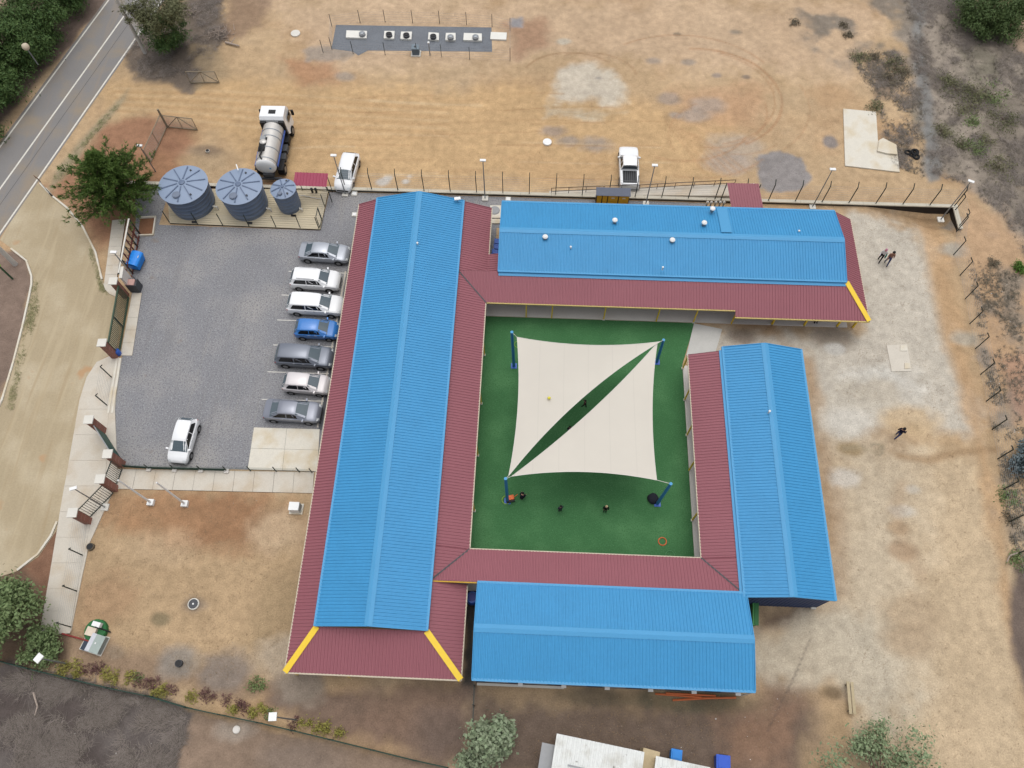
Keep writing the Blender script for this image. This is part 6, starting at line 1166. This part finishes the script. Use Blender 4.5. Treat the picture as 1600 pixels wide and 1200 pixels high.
kinds = {'y': (yel, 'yellow-green', 'low yellow-green plant along the green garden fence, %s of its colour from the left', 'yellow-green border plants', 200, .44), 'm': (mar, 'maroon', 'sparse maroon plant along the green garden fence, %s of its colour from the left', 'maroon border plants', 110, .42), 'g': (grl, 'green', 'small plain green plant near the garden fence, %s of its colour from the left', 'small green border plants', 110, .4)}
plants = dict(y=[(98, 1045), (113, 1043), (120, 1050), (170, 1054), (180, 1058), (205, 1060), (250, 1077), (255, 1083), (302, 1087), (365, 1109), (395, 1112), (412, 1107), (478, 1130), (500, 1135), (512, 1139), (532, 1143)], m=[(133, 1047), (145, 1045), (156, 1044), (216, 1066), (235, 1069), (244, 1067), (268, 1081), (322, 1085), (330, 1088), (352, 1096), (377, 1102), (382, 1107), (460, 1127)], g=[(216, 1058), (395, 1072), (402, 1066), (408, 1070), (420, 1115)])
for k, ps_ in plants.items():
    m, _, lb, gr, nl, r = kinds[k]
    for i, (px, py) in enumerate(sorted(ps_)):
        b0 = G(px, py); r_ = r * random.uniform(.75, 1.25); tree('border_plant', (b0.x, b0.y), (b0.x, b0.y, .16), r_, .14, 9, nl, .075, m, lb % ORD[i], gr, trunk_r=.015, clump=.16, cat='plant', zmin=.05)
def brush(px, py, r, n, label):
    p = G(px, py); o = MB()
    for i in range(n):
        a = random.uniform(0, 6.28); q = Vector((p.x + random.gauss(0, r * .35), p.y + random.gauss(0, r * .3), random.uniform(.02, .4))); L = random.uniform(.3, 1.1) * r * .6; e = q + Vector((math.cos(a) * L, math.sin(a) * L, random.uniform(-.1, .5))); e.z = max(e.z, .03); o.cyl(q, e, random.uniform(.02, .05), .012, 4)
    th = thing('brush_pile', (p.x, p.y, 0), label, 'brush pile'); tag(o.build('branches', deadwood, th), kind='stuff')
brush(346, 55, 1.6, 60, 'pale heap of dead branches at the edge of the scrub'); brush(296, 22, 1.2, 40, 'pale dead branches beside the trees at the top'); o = MB(); a = G(352, 66, .2); o.cyl(a, a + Vector((1.6, -.5, 0)), .12, .08, 8).cyl(a + Vector((.6, -.2, 0)), a + Vector((1.1, .4, .3)), .06, .03, 6); tag(o.build('fallen_log', deadwood), 'fallen grey log beside the heap of dead branches', 'log')
a, b_ = G(52, 1082, .1), G(54, 1118, .1); tag(MB().cyl(a, a.lerp(b_, .6) + Vector((.3, 0, .1)), .07, .06, 6).cyl(a.lerp(b_, .6) + Vector((.3, 0, .1)), b_, .06, .04, 6).build('fallen_branch', deadwood), 'pale curved dead branch lying in the dark meadow', 'branch')
p = G(1574, 872, .2); tag(MB().cyl(G(1590, 864, .3), G(1578, 868, .3), .07, .06, 6).cyl(G(1578, 868, .3), G(1573, 878, .1), .06, .04, 6).build('fallen_branch', deadwood), 'pale bent dead branch hooked on the right fence line', 'branch')
# dry grass and stones: uncountable ground cover
def scatter(name, polys, n, make, m, lo=.25, hi=.65):
    Vs, Fs = [], []; base_ = 0
    for px, share in polys:
        P = [G(*q).xy for q in px]; xs_, ys_ = [q.x for q in P], [q.y for q in P]; pts = []
        while len(pts) < n * share:
            c = RNG.uniform((min(xs_), min(ys_)), (max(xs_), max(ys_)), (4000, 2)); ins = np.zeros(4000, bool)
            for i in range(len(P)):
                a, b_ = P[i], P[(i + 1) % len(P)]; cr = (a.y > c[:, 1]) != (b_.y > c[:, 1]); ins ^= cr & (c[:, 0] < (b_.x - a.x) * (c[:, 1] - a.y) / ((b_.y - a.y) or 1e-9) + a.x)
            dn = fbm(c[:, 0], c[:, 1], 1.6, 5, 3); ins &= dn > RNG.uniform(lo, hi, 4000); pts += list(c[ins])
        Vs.append(make(np.array(pts[:int(n * share)])))
    V_ = np.concatenate(Vs); k = 3; o = np_mesh(name, V_, np.arange(len(V_)).reshape(-1, k), m); tag(o, kind='stuff'); return o
def blades(nb, h, wd, lean, laid=0.):
    def f(p):
        n = len(p); q = np.repeat(np.concatenate([p, np.zeros((n, 1))], 1), nb, 0); N_ = n * nb; q[:, :2] += RNG.normal(size=(N_, 2)) * (.07 + .12 * laid); a = RNG.uniform(0, 6.28, N_); L = RNG.uniform(.4, 1, N_) * h
        if laid: a = fbm(q[:, 0], q[:, 1], 3.2, 17, 3) * 14 + RNG.normal(size=N_) * .8
        d = np.stack([np.cos(a) * lean, np.sin(a) * lean, np.full(N_, .55 - .35 * laid)], 1) * L[:, None]; s = np.stack([-np.sin(a), np.cos(a), np.zeros(N_)], 1) * wd; q[:, 2] += .02 + .1 * laid * RNG.uniform(0, 1, N_)
        return np.stack([q - s, q + s, q + d], 1).reshape(-1, 3)
    return f
SWM = [(-20, 1045), (110, 1060), (300, 1115), (262, 1215), (-20, 1215)]; NEM = [(1412, 0), (1490, -10), (1590, 60), (1620, 110), (1620, 420), (1560, 330), (1500, 285), (1450, 268), (1440, 160)]; NWM = [(196, 85), (240, 20), (350, -10), (352, 55), (330, 110), (215, 128)]; NE2 = [(1330, 90), (1400, 80), (1440, 150), (1445, 280), (1390, 255), (1375, 170)]; RS = [(1510, 400), (1590, 430), (1610, 700), (1610, 880), (1580, 860), (1550, 650)]
scatter('dry_grass', [(SWM, .45), (NEM, .38), (NWM, .1), (NE2, .07)], 12000, blades(4, .7, .009, 1.25, 1.), leaf_mat('dry_grass', (172, 160, 150), (116, 106, 100)), .42, .64)
scatter('dark_grass', [(SWM, .65), (NEM, .2), (NWM, .15)], 3600, blades(5, .6, .012, 1.2, 1.), leaf_mat('dark_grass', (112, 102, 92), (82, 74, 66)), .46, .6)
scatter('dead_scrub', [(NEM, .45), (NE2, .3), (RS, .25)], 4200, blades(6, .4, .016, .9), leaf_mat('dead_scrub', (140, 130, 116), (98, 92, 76)))
scatter('kerb_grass', [([(52, 440), (60, 440), (62, 480), (44, 545), (20, 640), (10, 640), (28, 560), (46, 470)], .5), ([(80, 280), (160, 185), (185, 160), (190, 165), (140, 220), (95, 285)], .3), ([(140, 380), (160, 440), (170, 462), (158, 455), (140, 400)], .2)], 700, blades(5, .26, .014, .9), leaf_mat('kerb_grass', (178, 172, 128), (140, 138, 96)))
def stones(s0, s1):
    def f(p):
        n = len(p); s = RNG.uniform(s0, s1, n) * RNG.uniform(.5, 1, n); q = np.concatenate([p, np.zeros((n, 1))], 1); T = []
        a0 = RNG.uniform(0, 6.28, n); ap = q + np.stack([RNG.normal(size=n) * s * .2, RNG.normal(size=n) * s * .2, s * .7], 1)
        for k in range(5):
            A_ = [q + np.stack([np.cos(a0 + 1.2566 * (k + j)) * s, np.sin(a0 + 1.2566 * (k + j)) * s * .8, np.zeros(n)], 1) for j in (0, 1)]; T.append(np.stack([A_[0], A_[1], ap], 1))
        return np.stack(T, 1).reshape(-1, 3)
    return f
NY_ = [(350, 60), (520, 10), (1300, 0), (1320, 280), (520, 285), (300, 180)]; EY = [(1340, 340), (1440, 345), (1530, 640), (1590, 900), (1590, 1190), (1340, 1190), (1290, 700)]; WY = [(140, 785), (470, 775), (440, 1050), (380, 1095), (120, 1035)]; SY = [(745, 1095), (1290, 1075), (1250, 1190), (745, 1190)]
scatter('stones', [(NY_, .3), (EY, .2), (WY, .15), (SY, .2), (NE2, .15)], 1100, stones(.02, .045), leaf_mat('stone', (190, 176, 158), (120, 108, 96)))
ND = [(340, 100), (1150, 130), (1320, 285), (520, 285), (430, 200), (200, 150)]
scatter('dry_stubble', [(NY_, .3), (EY, .3), (WY, .22), (SY, .12), (ND, .06)], 5500, blades(2, .17, .010, 1.1), leaf_mat('stubble', (176, 148, 114), (128, 106, 82)), .3, .8)
scatter('litter', [(NE2, .2), (SWM, .25), (RS, .45), (SY, .1)], 70, stones(.05, .1), leaf_mat('pale_litter', (232, 230, 226), (196, 190, 182)))
